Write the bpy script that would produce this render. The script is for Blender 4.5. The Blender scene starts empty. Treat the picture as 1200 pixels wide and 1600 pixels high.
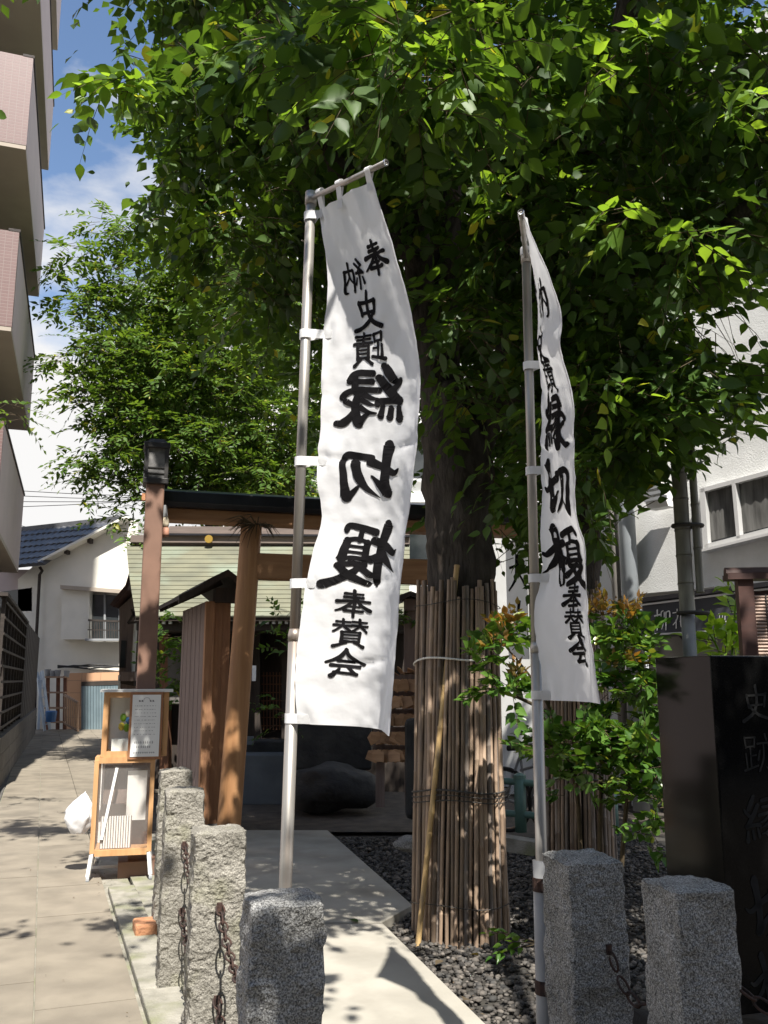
import bpy, math, random
import numpy as np
from mathutils import Vector, Matrix, noise

SC = bpy.context.scene
COL = SC.collection
R = math.radians
rng = np.random.default_rng(7)
random.seed(5)

# ---------------------------------------------------------------- camera
CAM_H, PITCH, FPX = 1.55, R(10.6), 1400.0
cd = bpy.data.cameras.new('camera')
cam = bpy.data.objects.new('camera', cd)
COL.objects.link(cam)
cam.location = (0, 0, CAM_H)
cam.rotation_euler = (R(90) + PITCH, 0, 0)
cd.sensor_fit = 'VERTICAL'
cd.sensor_height = 24
cd.lens = 24 * FPX / 1600
cd.clip_start = 0.05
cd.clip_end = 2000
SC.camera = cam

# ---------------------------------------------------------------- sky, sun, exposure
SUN_EL, SUN_HEAD = R(55), R(-13.5)          # shadows fall towards this heading (clockwise from +Y)
w = bpy.data.worlds.new('World')
SC.world = w
w.use_nodes = True
nt = w.node_tree
for n in list(nt.nodes):
    nt.nodes.remove(n)
N = nt.nodes.new
out = N('ShaderNodeOutputWorld')
sky = N('ShaderNodeTexSky'); sky.sky_type = 'NISHITA'; sky.sun_disc = False
sky.sun_elevation = SUN_EL; sky.sun_rotation = math.pi + SUN_HEAD
sky.air_density = 1.0; sky.dust_density = 0.4; sky.ozone_density = 2.0
bg = N('ShaderNodeBackground'); bg.inputs[1].default_value = 0.1
nt.links.new(sky.outputs[0], bg.inputs[0])
cl = N('ShaderNodeBackground'); cl.inputs[0].default_value = (1, .99, .98, 1); cl.inputs[1].default_value = 0.5
tc = N('ShaderNodeTexCoord')
mp = N('ShaderNodeMapping'); mp.inputs['Scale'].default_value = (1.0, 1.0, 2.2); mp.inputs['Location'].default_value = (.35, .1, .25)
nt.links.new(tc.outputs['Generated'], mp.inputs[0])
nz = N('ShaderNodeTexNoise'); nz.inputs['Scale'].default_value = 2.6; nz.inputs['Detail'].default_value = 9; nz.inputs['Roughness'].default_value = .55
nt.links.new(mp.outputs[0], nz.inputs['Vector'])
sx = N('ShaderNodeSeparateXYZ'); nt.links.new(tc.outputs['Generated'], sx.inputs[0])
ma = N('ShaderNodeMath'); ma.operation = 'MULTIPLY_ADD'; ma.inputs[1].default_value = -0.85; ma.inputs[2].default_value = 0.49
nt.links.new(sx.outputs[2], ma.inputs[0])          # more cloud low in the sky, clear higher up
ad = N('ShaderNodeMath'); ad.operation = 'ADD'
nt.links.new(nz.outputs[0], ad.inputs[0]); nt.links.new(ma.outputs[0], ad.inputs[1])
rp = N('ShaderNodeValToRGB'); rp.color_ramp.elements[0].position = .47; rp.color_ramp.elements[1].position = .60
nt.links.new(ad.outputs[0], rp.inputs[0])
mx = N('ShaderNodeMixShader')
nt.links.new(rp.outputs[0], mx.inputs[0]); nt.links.new(bg.outputs[0], mx.inputs[1]); nt.links.new(cl.outputs[0], mx.inputs[2])
nt.links.new(mx.outputs[0], out.inputs[0])

sd = bpy.data.lights.new('sun', 'SUN')
sd.energy = 5.0; sd.angle = R(0.53); sd.color = (1, .955, .88)
sun = bpy.data.objects.new('sun', sd)
COL.objects.link(sun)
ldir = Vector((math.sin(SUN_HEAD) * math.cos(SUN_EL), math.cos(SUN_HEAD) * math.cos(SUN_EL), -math.sin(SUN_EL)))
sun.rotation_euler = ldir.to_track_quat('-Z', 'Y').to_euler()
sun.location = (3, -8, 14)

vs = SC.view_settings
vs.view_transform = 'Standard'; vs.look = 'None'; vs.gamma = 1.0; vs.use_curve_mapping = False
vs.exposure = 0.95
SC.render.engine = 'CYCLES'
SC.cycles.max_bounces = 8; SC.cycles.transparent_max_bounces = 8
SC.cycles.use_denoising = True

# ---------------------------------------------------------------- helpers
CP, SP = math.cos(PITCH), math.sin(PITCH)

def ray(u, v):
    yv = (800 - v) / FPX
    return Vector(((u - 600) / FPX, CP - SP * yv, SP + CP * yv))

def px(u, v, Y):
    """world point at forward distance Y seen where the photo has pixel (u, v)"""
    d = ray(u, v)
    return Vector((0, 0, CAM_H)) + d * (Y / d.y)

def gp(u, v, z=0.0):
    d = ray(u, v)
    return Vector((0, 0, CAM_H)) + d * ((z - CAM_H) / d.z)

def V3(a):
    return Vector(a)

A_DIR = Vector((math.sin(R(-20.5)), math.cos(R(-20.5)), 0)); A_RT = Vector((A_DIR.y, -A_DIR.x, 0))
S_DIR = Vector((math.sin(R(-16)), math.cos(R(-16)), 0)); S_RT = Vector((S_DIR.y, -S_DIR.x, 0))
UP = Vector((0, 0, 1)); EX = Vector((1, 0, 0)); EY = Vector((0, 1, 0))

def tag(o, label=None, cat=None, group=None, kind=None):
    if label: o['label'] = label
    if cat: o['category'] = cat
    if group: o['group'] = group
    if kind: o['kind'] = kind
    return o

def link(o, parent=None):
    COL.objects.link(o)
    if parent is not None:
        o.parent = parent
        o.matrix_parent_inverse = parent.matrix_basis.inverted() if parent.parent is None else (parent.parent.matrix_basis @ parent.matrix_basis).inverted()
    return o

def empty(name, loc, label=None, cat=None, group=None):
    o = bpy.data.objects.new(name, None)
    o.location = loc
    o.empty_display_size = .1
    COL.objects.link(o)
    return tag(o, label, cat, group)

class MB:
    def __init__(s):
        s.v = []; s.f = []
    def add(s, vs_, fs):
        b = len(s.v)
        s.v += [tuple(x) for x in vs_]
        s.f += [tuple(b + i for i in f) for f in fs]
        return s
    def box(s, c, size, X=EX, Y=EY, Z=UP, taper=1.0):
        c = Vector(c); hx, hy, hz = size[0] / 2, size[1] / 2, size[2] / 2
        p = []
        for k, z in enumerate((-hz, hz)):
            t = taper if k else 1
            for (x, y) in ((-hx, -hy), (hx, -hy), (hx, hy), (-hx, hy)):
                p.append(c + X * x * t + Y * y * t + Z * z)
        return s.add(p, [(3, 2, 1, 0), (4, 5, 6, 7), (0, 1, 5, 4), (1, 2, 6, 5), (2, 3, 7, 6), (3, 0, 4, 7)])
    def bar(s, a, b, w_, h_, up=UP):
        a = Vector(a); b = Vector(b); d = b - a; L = d.length; d.normalize()
        if abs(d.dot(up)) > .98: up = EY
        x = d.cross(up).normalized(); z = x.cross(d).normalized()
        return s.box((a + b) / 2, (w_, L, h_), x, d, z)
    def prism(s, pts, vec):
        """flat polygon pts pushed along vec"""
        n = len(pts); vec = Vector(vec)
        p = [Vector(q) for q in pts] + [Vector(q) + vec for q in pts]
        return s.add(p, [tuple(range(n))[::-1], tuple(range(n, 2 * n))] + [(i, (i + 1) % n, n + (i + 1) % n, n + i) for i in range(n)])
    def tube(s, path, rad, k=8, cap=True, wob=0.0):
        path = [Vector(p) for p in path]; n = len(path)
        if not hasattr(rad, '__len__'): rad = [rad] * n
        vs_, fs = [], []; pr = None
        for i, p in enumerate(path):
            d = (path[min(i + 1, n - 1)] - path[max(i - 1, 0)])
            if d.length < 1e-9: d = Vector((0, 0, 1))
            d.normalize()
            if pr is None:
                t = UP if abs(d.z) < .9 else EX
                x = d.cross(t).normalized()
            else:
                x = (pr - d * pr.dot(d)).normalized()
            pr = x; y = d.cross(x)
            for j in range(k):
                a = 2 * math.pi * j / k
                q = x * math.cos(a) + y * math.sin(a)
                r = rad[i]
                if wob: r *= 1 + wob * noise.noise((p + q * rad[i]) * 5.0)
                vs_.append(p + q * r)
        for i in range(n - 1):
            for j in range(k):
                a = i * k + j; b = i * k + (j + 1) % k
                fs.append((a, b, b + k, a + k))
        if cap:
            fs.append(tuple(range(k))[::-1]); fs.append(tuple((n - 1) * k + j for j in range(k)))
        return s.add(vs_, fs)
    def lathe(s, c, prof, k=16):
        c = Vector(c)
        return s.tube_z(c, prof, k)
    def tube_z(s, c, prof, k=16):
        vs_, fs = [], []
        for (r, z) in prof:
            for j in range(k):
                a = 2 * math.pi * j / k
                vs_.append(c + Vector((r * math.cos(a), r * math.sin(a), z)))
        for i in range(len(prof) - 1):
            for j in range(k):
                a = i * k + j; b = i * k + (j + 1) % k
                fs.append((a, b, b + k, a + k))
        fs.append(tuple(range(k))[::-1]); fs.append(tuple((len(prof) - 1) * k + j for j in range(k)))
        return s.add(vs_, fs)
    def torus(s, c, axis, r, r2, k=16, k2=6, sx=1.0, X=None):
        axis = Vector(axis).normalized()
        x = X.normalized() if X is not None else axis.cross(UP if abs(axis.z) < .9 else EX).normalized()
        y = axis.cross(x); c = Vector(c)
        vs_, fs = [], []
        for i in range(k):
            a = 2 * math.pi * i / k
            rd = x * math.cos(a) * sx + y * math.sin(a)
            ctr = c + rd * r
            rn = rd.normalized()
            for j in range(k2):
                b = 2 * math.pi * j / k2
                vs_.append(ctr + rn * r2 * math.cos(b) + axis * r2 * math.sin(b))
        for i in range(k):
            for j in range(k2):
                fs.append((i * k2 + j, ((i + 1) % k) * k2 + j, ((i + 1) % k) * k2 + (j + 1) % k2, i * k2 + (j + 1) % k2))
        return s.add(vs_, fs)
    def mesh(s, name, m, smooth=False, uv=False):
        me = bpy.data.meshes.new(name)
        me.from_pydata(s.v, [], s.f)
        if m: me.materials.append(m)
        if smooth: me.polygons.foreach_set('use_smooth', [True] * len(me.polygons))
        if uv: auto_uv(me)
        me.update()
        return me
    def build(s, name, m, parent=None, smooth=False, uv=False, bevel=0, org=None):
        if parent is None and org is None:
            zs = min(q[2] for q in s.v); n = len(s.v)
            org = (sum(q[0] for q in s.v) / n, sum(q[1] for q in s.v) / n, zs)
        if org is not None:
            s.v = [(q[0] - org[0], q[1] - org[1], q[2] - org[2]) for q in s.v]
        o = bpy.data.objects.new(name, s.mesh(name, m, smooth, uv))
        if org is not None: o.location = org
        if parent is not None and org is None:
            link(o, parent)
        else:
            link(o, parent)
        if bevel:
            b = o.modifiers.new('edge', 'BEVEL'); b.width = bevel; b.segments = 2; b.limit_method = 'ANGLE'
        return o

def auto_uv(me):
    l = me.uv_layers.new(name='UVMap')
    for p in me.polygons:
        n = p.normal
        if abs(n.z) > .7:
            t, b = Vector((1, 0, 0)), Vector((0, 1, 0))
        else:
            t = UP.cross(n).normalized(); b = UP
        for li in p.loop_indices:
            q = me.vertices[me.loops[li].vertex_index].co
            l.data[li].uv = (q.dot(t), q.dot(b))

def inst(src, name, loc, rot=None, parent=None, scale=None):
    o = bpy.data.objects.new(name, src)
    if isinstance(rot, Matrix):
        o.matrix_basis = Matrix.Translation(loc) @ rot.to_4x4()
    else:
        o.location = loc
        if rot: o.rotation_euler = rot
    if scale: o.scale = scale
    return link(o, parent)

def copy_tree(o, parent=None, d=None):
    c = o.copy(); COL.objects.link(c)
    if parent is not None: c.parent = parent
    if d is not None: c.location = Vector(o.location) + Vector(d)
    for ch in list(o.children):
        copy_tree(ch, c)
    return c

# ---------------------------------------------------------------- materials
def M(name, c1, c2=None, rough=.8, scale=8., detail=6., stretch=(1, 1, 1), bump=0., bscale=None, metal=0., spec=.4,
      rnd=0., pos=(.35, .65), coord='Object', c3=None, s3=2., a3=(.5, .7), bdist=.02):
    m = bpy.data.materials.new(name); m.use_nodes = True
    t = m.node_tree; L = t.links.new; nn = t.nodes.new
    p = t.nodes['Principled BSDF']
    p.inputs['Roughness'].default_value = rough; p.inputs['Metallic'].default_value = metal
    p.inputs['Specular IOR Level'].default_value = spec
    c1 = (*c1, 1)
    tcx = nn('ShaderNodeTexCoord'); mpx = nn('ShaderNodeMapping'); mpx.inputs['Scale'].default_value = stretch
    L(tcx.outputs[coord], mpx.inputs[0])
    col = None
    if c2 is not None:
        z = nn('ShaderNodeTexNoise'); z.inputs['Scale'].default_value = scale; z.inputs['Detail'].default_value = detail
        L(mpx.outputs[0], z.inputs['Vector'])
        r = nn('ShaderNodeValToRGB'); r.color_ramp.elements[0].position, r.color_ramp.elements[1].position = pos
        r.color_ramp.elements[0].color = c1; r.color_ramp.elements[1].color = (*c2, 1)
        L(z.outputs[0], r.inputs[0]); col = r.outputs[0]
        if c3 is not None:
            z3 = nn('ShaderNodeTexNoise'); z3.inputs['Scale'].default_value = s3; z3.inputs['Detail'].default_value = 5
            L(mpx.outputs[0], z3.inputs['Vector'])
            r3 = nn('ShaderNodeValToRGB'); r3.color_ramp.elements[0].position, r3.color_ramp.elements[1].position = a3
            L(z3.outputs[0], r3.inputs[0])
            x3 = nn('ShaderNodeMix'); x3.data_type = 'RGBA'
            L(r3.outputs[0], x3.inputs[0]); L(col, x3.inputs[6]); x3.inputs[7].default_value = (*c3, 1)
            col = x3.outputs[2]
    if rnd:
        oi = nn('ShaderNodeObjectInfo'); mr = nn('ShaderNodeMapRange')
        mr.inputs[3].default_value = 1 - rnd; mr.inputs[4].default_value = 1 + rnd
        L(oi.outputs['Random'], mr.inputs[0])
        hs = nn('ShaderNodeHueSaturation'); L(mr.outputs[0], hs.inputs['Value'])
        if col is None: hs.inputs['Color'].default_value = c1
        else: L(col, hs.inputs['Color'])
        col = hs.outputs[0]
    if col is None: p.inputs['Base Color'].default_value = c1
    else: L(col, p.inputs['Base Color'])
    if bump:
        z2 = nn('ShaderNodeTexNoise'); z2.inputs['Scale'].default_value = bscale or scale * 3; z2.inputs['Detail'].default_value = 6
        L(mpx.outputs[0], z2.inputs['Vector'])
        b = nn('ShaderNodeBump'); b.inputs['Strength'].default_value = bump; b.inputs['Distance'].default_value = bdist
        L(z2.outputs[0], b.inputs['Height']); L(b.outputs[0], p.inputs['Normal'])
    return m

def leaf_mat(name, ca, cb, cy=None, transl=.38, rough=.38, yl=.06):
    m = bpy.data.materials.new(name); m.use_nodes = True
    t = m.node_tree; L = t.links.new; nn = t.nodes.new
    p = t.nodes['Principled BSDF']; p.inputs['Roughness'].default_value = rough; p.inputs['Specular IOR Level'].default_value = .35
    g = nn('ShaderNodeNewGeometry'); oi = nn('ShaderNodeObjectInfo')
    a = nn('ShaderNodeMath'); a.operation = 'ADD'; L(g.outputs['Random Per Island'], a.inputs[0]); L(oi.outputs['Random'], a.inputs[1])
    fr = nn('ShaderNodeMath'); fr.operation = 'FRACT'; L(a.outputs[0], fr.inputs[0])
    r = nn('ShaderNodeValToRGB'); e = r.color_ramp.elements
    e[0].color = (*ca, 1); e[1].position = .93 - yl; e[1].color = (*cb, 1)
    if cy:
        x = e.new(1 - yl); x.color = (*cb, 1)
        x = e.new(1.0); x.color = (*cy, 1)
    L(fr.outputs[0], r.inputs[0]); L(r.outputs[0], p.inputs['Base Color'])
    tr = nn('ShaderNodeBsdfTranslucent')
    gm = nn('ShaderNodeMix'); gm.data_type = 'RGBA'; gm.blend_type = 'MULTIPLY'; gm.inputs[0].default_value = 1
    L(r.outputs[0], gm.inputs[6]); gm.inputs[7].default_value = (2.6, 2.3, .9, 1)
    L(gm.outputs[2], tr.inputs[0])
    mxx = nn('ShaderNodeMixShader'); mxx.inputs[0].default_value = transl
    L(p.outputs[0], mxx.inputs[1]); L(tr.outputs[0], mxx.inputs[2]); L(mxx.outputs[0], t.nodes['Material Output'].inputs[0])
    return m

def cloth_mat(name, col, transl=.3):
    m = bpy.data.materials.new(name); m.use_nodes = True
    t = m.node_tree; L = t.links.new; nn = t.nodes.new
    p = t.nodes['Principled BSDF']; p.inputs['Roughness'].default_value = .75; p.inputs['Base Color'].default_value = (*col, 1)
    p.inputs['Specular IOR Level'].default_value = .25
    tcx = nn('ShaderNodeTexCoord'); z = nn('ShaderNodeTexNoise'); z.inputs['Scale'].default_value = 9; z.inputs['Detail'].default_value = 4
    L(tcx.outputs['Object'], z.inputs['Vector'])
    b = nn('ShaderNodeBump'); b.inputs['Strength'].default_value = .25; b.inputs['Distance'].default_value = .02
    L(z.outputs[0], b.inputs['Height']); L(b.outputs[0], p.inputs['Normal'])
    tr = nn('ShaderNodeBsdfTranslucent'); tr.inputs[0].default_value = (*col, 1)
    mxx = nn('ShaderNodeMixShader'); mxx.inputs[0].default_value = transl
    L(p.outputs[0], mxx.inputs[1]); L(tr.outputs[0], mxx.inputs[2]); L(mxx.outputs[0], t.nodes['Material Output'].inputs[0])
    return m

def glass_mat(name, tint=(.5, .55, .55), alpha=.45):
    m = bpy.data.materials.new(name); m.use_nodes = True
    t = m.node_tree; L = t.links.new; nn = t.nodes.new
    t.nodes.remove(t.nodes['Principled BSDF'])
    tr = nn('ShaderNodeBsdfTransparent'); tr.inputs[0].default_value = (*tint, 1)
    gl = nn('ShaderNodeBsdfGlossy'); gl.inputs['Roughness'].default_value = .04
    mxx = nn('ShaderNodeMixShader'); mxx.inputs[0].default_value = .04; L(tr.outputs[0], mxx.inputs[1]); L(gl.outputs[0], mxx.inputs[2])
    L(mxx.outputs[0], t.nodes['Material Output'].inputs[0])
    return m

def tile_mat(name, c1, c2, mortar, bw, bh, off=0.5, rough=.5, msize=.004):
    m = bpy.data.materials.new(name); m.use_nodes = True
    t = m.node_tree; L = t.links.new; nn = t.nodes.new
    p = t.nodes['Principled BSDF']; p.inputs['Roughness'].default_value = rough
    tcx = nn('ShaderNodeTexCoord'); br = nn('ShaderNodeTexBrick'); br.offset = off
    br.inputs['Scale'].default_value = 1; br.inputs['Brick Width'].default_value = bw; br.inputs['Row Height'].default_value = bh
    br.inputs['Mortar Size'].default_value = msize; br.inputs['Color1'].default_value = (*c1, 1); br.inputs['Color2'].default_value = (*c2, 1); br.inputs['Mortar'].default_value = (*mortar, 1)
    L(tcx.outputs['UV'], br.inputs['Vector']); L(br.outputs[0], p.inputs['Base Color'])
    b = nn('ShaderNodeBump'); b.inputs['Strength'].default_value = .4; b.inputs['Distance'].default_value = .004; b.invert = True
    L(br.outputs['Fac'], b.inputs['Height']); L(b.outputs[0], p.inputs['Normal'])
    return m

def granite_mat(name, light, dark, moss=None):
    m = bpy.data.materials.new(name); m.use_nodes = True
    t = m.node_tree; L = t.links.new; nn = t.nodes.new
    p = t.nodes['Principled BSDF']; p.inputs['Roughness'].default_value = .85; p.inputs['Specular IOR Level'].default_value = .3
    tcx = nn('ShaderNodeTexCoord')
    z = nn('ShaderNodeTexNoise'); z.inputs['Scale'].default_value = 210; z.inputs['Detail'].default_value = 8; z.inputs['Roughness'].default_value = .75
    L(tcx.outputs['Object'], z.inputs['Vector'])
    r = nn('ShaderNodeValToRGB'); e = r.color_ramp.elements
    e[0].position = .43; e[0].color = (*dark, 1); e[1].position = .585; e[1].color = (*light, 1)
    L(z.outputs[0], r.inputs[0]); col = r.outputs[0]
    z4 = nn('ShaderNodeTexNoise'); z4.inputs['Scale'].default_value = 7; z4.inputs['Detail'].default_value = 5
    L(tcx.outputs['Object'], z4.inputs['Vector'])
    m4 = nn('ShaderNodeMix'); m4.data_type = 'RGBA'; m4.blend_type = 'MULTIPLY'; m4.inputs[0].default_value = .8
    r4 = nn('ShaderNodeValToRGB'); r4.color_ramp.elements[0].position = .3; r4.color_ramp.elements[0].color = (.55, .55, .53, 1); r4.color_ramp.elements[1].position = .65
    L(z4.outputs[0], r4.inputs[0]); L(col, m4.inputs[6]); L(r4.outputs[0], m4.inputs[7]); col = m4.outputs[2]
    if moss:
        z3 = nn('ShaderNodeTexNoise'); z3.inputs['Scale'].default_value = 4.5; z3.inputs['Detail'].default_value = 6
        L(tcx.outputs['Object'], z3.inputs['Vector'])
        r3 = nn('ShaderNodeValToRGB'); r3.color_ramp.elements[0].position = .52; r3.color_ramp.elements[1].position = .85
        L(z3.outputs[0], r3.inputs[0])
        x3 = nn('ShaderNodeMix'); x3.data_type = 'RGBA'; L(r3.outputs[0], x3.inputs[0]); L(col, x3.inputs[6]); x3.inputs[7].default_value = (*moss, 1)
        col = x3.outputs[2]
    L(col, p.inputs['Base Color'])
    z2 = nn('ShaderNodeTexNoise'); z2.inputs['Scale'].default_value = 60; z2.inputs['Detail'].default_value = 5
    L(tcx.outputs['Object'], z2.inputs['Vector'])
    b = nn('ShaderNodeBump'); b.inputs['Strength'].default_value = 1.0; b.inputs['Distance'].default_value = .016
    L(z2.outputs[0], b.inputs['Height']); L(b.outputs[0], p.inputs['Normal'])
    return m

m_ground = M('bare_earth', (.09, .075, .06), (.05, .043, .036), rough=.95, scale=6, bump=.5, bscale=60)
m_slab = M('pavement_concrete', (.255, .222, .172), (.19, .165, .128), rough=.9, scale=3.5, bump=.25, bscale=130, rnd=.05, c3=(.13, .115, .09), s3=1.6, a3=(.54, .8), bdist=.006)
m_kerb = M('kerb_concrete', (.34, .32, .27), (.22, .21, .17), rough=.9, scale=9, bump=.5, bscale=90, c3=(.2, .21, .11), s3=3)
m_path = M('path_concrete', (.40, .375, .32), (.32, .30, .255), rough=.88, scale=3, bump=.2, bscale=160, bdist=.004, c3=(.22, .2, .165), s3=2.3, a3=(.5, .85))
m_gravel = M('dark_pebble', (.04, .039, .037), (.115, .10, .085), rough=.8, scale=14, bump=.3, bscale=120)
_t = m_gravel.node_tree; _g = _t.nodes.new('ShaderNodeNewGeometry'); _h = _t.nodes.new('ShaderNodeHueSaturation'); _r = _t.nodes.new('ShaderNodeMapRange'); _r.inputs[3].default_value = .35; _r.inputs[4].default_value = 1.9
_p = _t.nodes['Principled BSDF']; _s = _p.inputs['Base Color'].links[0].from_socket; _t.links.new(_g.outputs['Random Per Island'], _r.inputs[0]); _t.links.new(_r.outputs[0], _h.inputs['Value']); _t.links.new(_s, _h.inputs['Color']); _t.links.new(_h.outputs[0], _p.inputs['Base Color'])
m_gravel_bed = M('gravel_bed_soil', (.035, .032, .028), (.06, .055, .046), rough=.95, scale=30, bump=.6, bscale=90)
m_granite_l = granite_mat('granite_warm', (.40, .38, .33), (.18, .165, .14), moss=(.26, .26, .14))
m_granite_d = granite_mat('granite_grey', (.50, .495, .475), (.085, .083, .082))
m_stele = M('polished_black_granite', (.003, .003, .003), (.005, .005, .005), rough=.1, scale=220, spec=.14)
m_engr = M('engraved_groove', (.010, .010, .010), (.007, .007, .007), rough=.9, scale=50)
m_ink = M('black_ink', (.007, .0065, .007), (.011, .010, .011), rough=.85, scale=15, spec=.08)
m_cloth = cloth_mat('banner_cotton', (.82, .82, .83), .34)
m_tape = cloth_mat('banner_tape', (.8, .8, .8), .15)
m_steel = M('steel_pole', (.42, .40, .37), (.33, .31, .28), rough=.42, metal=.65, scale=3, stretch=(8, 8, 1), c3=(.3, .24, .2), s3=2, a3=(.55, .75))
m_sleeve = M('painted_pipe', (.36, .36, .36), (.27, .27, .27), rough=.6, scale=6)
m_rust = M('rusty_iron', (.065, .034, .025), (.03, .02, .018), rough=.85, scale=30, bump=.3)
m_bark = M('tree_bark', (.075, .064, .054), (.03, .025, .021), rough=.95, scale=6, stretch=(3, 3, .8), bump=1.0, bscale=16, c3=(.30, .24, .19), s3=2.2, a3=(.7, .78))
m_twig = M('twig', (.09, .065, .035), (.06, .045, .025), rough=.9, scale=20)
m_leaf = leaf_mat('broad_leaf', (.026, .062, .012), (.07, .135, .024), (.28, .28, .04), .38, .5, .02)
m_leaf_sunlit = leaf_mat('sunlit_broad_leaf', (.085, .17, .025), (.15, .26, .04), (.36, .34, .06), .46, .45, .05)  # paler copy of broad_leaf, sunlight painted into the leaf colour
m_leaf2 = leaf_mat('zelkova_leaf', (.045, .095, .017), (.105, .18, .035), (.32, .32, .06), .36, .42, .03)
m_leaf3 = leaf_mat('photinia_leaf', (.035, .095, .015), (.10, .19, .034), (.22, .24, .05), .25, .26, .05)
m_leafred = leaf_mat('photinia_new_leaf', (.15, .125, .03), (.24, .125, .035), None, .3, .3)
m_leafb = leaf_mat('bright_leaf', (.14, .26, .03), (.22, .36, .05), None, .45, .4)
def cane(name, a, b):
    return M(name, a, b, rough=.5, scale=5, stretch=(6, 6, 1.2), rnd=.14, bump=.2, bscale=30, c3=(.16, .12, .09), s3=4, a3=(.55, .8))
m_canes = [cane('cane_tan', (.37, .27, .19), (.27, .19, .135)), cane('cane_grey', (.26, .215, .18), (.17, .14, .12)),
           cane('cane_brown', (.20, .145, .10), (.13, .095, .07)), cane('cane_yellow', (.48, .33, .15), (.37, .245, .11))]
m_wire = M('binding_wire', (.05, .045, .04), rough=.7)
m_string = M('white_string', (.7, .68, .62), rough=.8)
m_torii = M('torii_timber', (.43, .23, .105), (.33, .165, .07), rough=.6, scale=2.2, stretch=(9, 9, .7), bump=.15, bscale=12, c3=(.26, .13, .06), s3=1.5, a3=(.55, .8))
m_torii_beam = M('torii_beam_timber', (.36, .20, .10), (.27, .14, .065), rough=.65, scale=3, stretch=(1, 1, 7), bump=.1)
m_cap = M('dark_metal_cap', (.022, .022, .026), (.035, .035, .04), rough=.32, scale=4, metal=.3)
m_lamp = M('brown_painted_steel', (.235, .135, .095), (.19, .11, .078), rough=.55, scale=5)
m_lampd = M('lantern_black', (.025, .024, .024), (.04, .037, .035), rough=.5, scale=9)
m_glassw = M('frosted_pane', (.22, .215, .21), (.07, .07, .07), rough=.25, scale=9)
m_board = M('weathered_shaded_board', (.235, .18, .16), (.17, .13, .115), rough=.8, scale=3.5, stretch=(9, 9, .6), rnd=.08, bump=.25, bscale=20)
m_boardred = M('cedar_board', (.36, .19, .095), (.27, .135, .07), rough=.7, scale=3.5, stretch=(9, 9, .6), rnd=.08, bump=.2, bscale=20)
m_roofdark = M('dark_shingle_roof', (.045, .035, .03), (.028, .023, .02), rough=.7, scale=14, bump=.3)
m_copper = M('green_copper_roof', (.20, .195, .135), (.15, .15, .11), rough=.6, scale=2.2, bump=.1, rnd=.05, c3=(.22, .25, .19), s3=1.2)
m_ridge = M('ridge_board', (.20, .155, .13), (.14, .11, .095), rough=.7, scale=5, stretch=(.5, .5, 6))
m_gold = M('gold_emblem', (.62, .40, .09), rough=.35, metal=.7)
m_darkwood = M('dark_shrine_wood', (.045, .033, .026), (.028, .022, .018), rough=.8, scale=5, stretch=(8, 8, .8))
m_brownwood = M('brown_shrine_wood', (.20, .09, .045), (.14, .065, .035), rough=.75, scale=5, stretch=(8, 8, .8))
m_white = M('white_paint', (.74, .74, .72), (.66, .66, .63), rough=.7, scale=3)
m_stucco = M('grey_stucco', (.80, .80, .78), (.72, .72, .70), rough=.95, scale=5, bump=.4, bscale=60, bdist=.012, c3=(.6, .6, .58), s3=.8)
m_cream = M('cream_stucco', (.78, .755, .68), (.72, .70, .63), rough=.9, scale=2, bump=.2, bscale=80, c3=(.62, .6, .53), s3=.7, a3=(.55, .8))
m_kawara = M('blue_grey_roof_tile', (.05, .052, .057), (.09, .092, .10), rough=.45, scale=3, rnd=.25, spec=.6)
m_pinktile = tile_mat('pink_wall_tile', (.175, .105, .095), (.16, .095, .087), (.21, .155, .14), .1, .05, 0.0, .45, .005)
m_orangetile = tile_mat('orange_wall_tile', (.58, .34, .2), (.54, .31, .18), (.32, .2, .13), .6, .38, 0.0, .6, .008)
m_lav = M('mauve_paint', (.52, .44, .43), (.48, .405, .40), rough=.8, scale=2)
m_soffit = M('tan_soffit', (.40, .345, .285), (.36, .31, .255), rough=.85, scale=2)
m_darkglass = M('dark_window_glass', (.02, .024, .026), (.045, .05, .052), rough=.06, scale=2, spec=.6)
m_alu = M('aluminium_frame', (.62, .62, .61), rough=.4, metal=.3)
m_fence = M('dark_fence_wood', (.035, .028, .024), (.05, .04, .034), rough=.85, scale=6, stretch=(1, 1, 5))
m_wallbase = M('dark_block_wall', (.13, .12, .11), (.085, .08, .073), rough=.9, scale=4, bump=.4)
m_shutter = M('blue_grey_shutter', (.17, .225, .25), (.14, .19, .215), rough=.5, scale=3, rnd=.06)
m_aludder = M('pale_blue_ladder', (.50, .56, .62), (.42, .48, .54), rough=.4, scale=6, metal=.2)
m_rackwood = M('rack_wood', (.20, .085, .05), (.13, .06, .04), rough=.75, scale=8)
m_rail = M('tan_railing', (.36, .24, .16), (.29, .19, .13), rough=.7, scale=8)
m_pine = M('pine_frame', (.56, .32, .15), (.46, .25, .11), rough=.6, scale=4, stretch=(7, 7, 1), bump=.1)
m_darkpine = M('menu_frame_wood', (.34, .16, .08), (.27, .125, .06), rough=.55, scale=4, stretch=(7, 7, 1))
m_paper = M('white_paper', (.8, .8, .78), (.77, .77, .75), rough=.8, scale=2)
m_print = M('grey_print', (.16, .16, .17), rough=.8)
m_glass = glass_mat('clear_glass', (.97, .98, .97))
m_slatglass = glass_mat('ribbed_plastic', (.9, .88, .86))
m_milky = glass_mat('milky_plastic', (.97, .96, .95)); _t = m_milky.node_tree; _d = _t.nodes.new('ShaderNodeBsdfDiffuse'); _d.inputs[0].default_value = (.7, .68, .66, 1); _x = _t.nodes.new('ShaderNodeMixShader'); _x.inputs[0].default_value = .07
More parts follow.
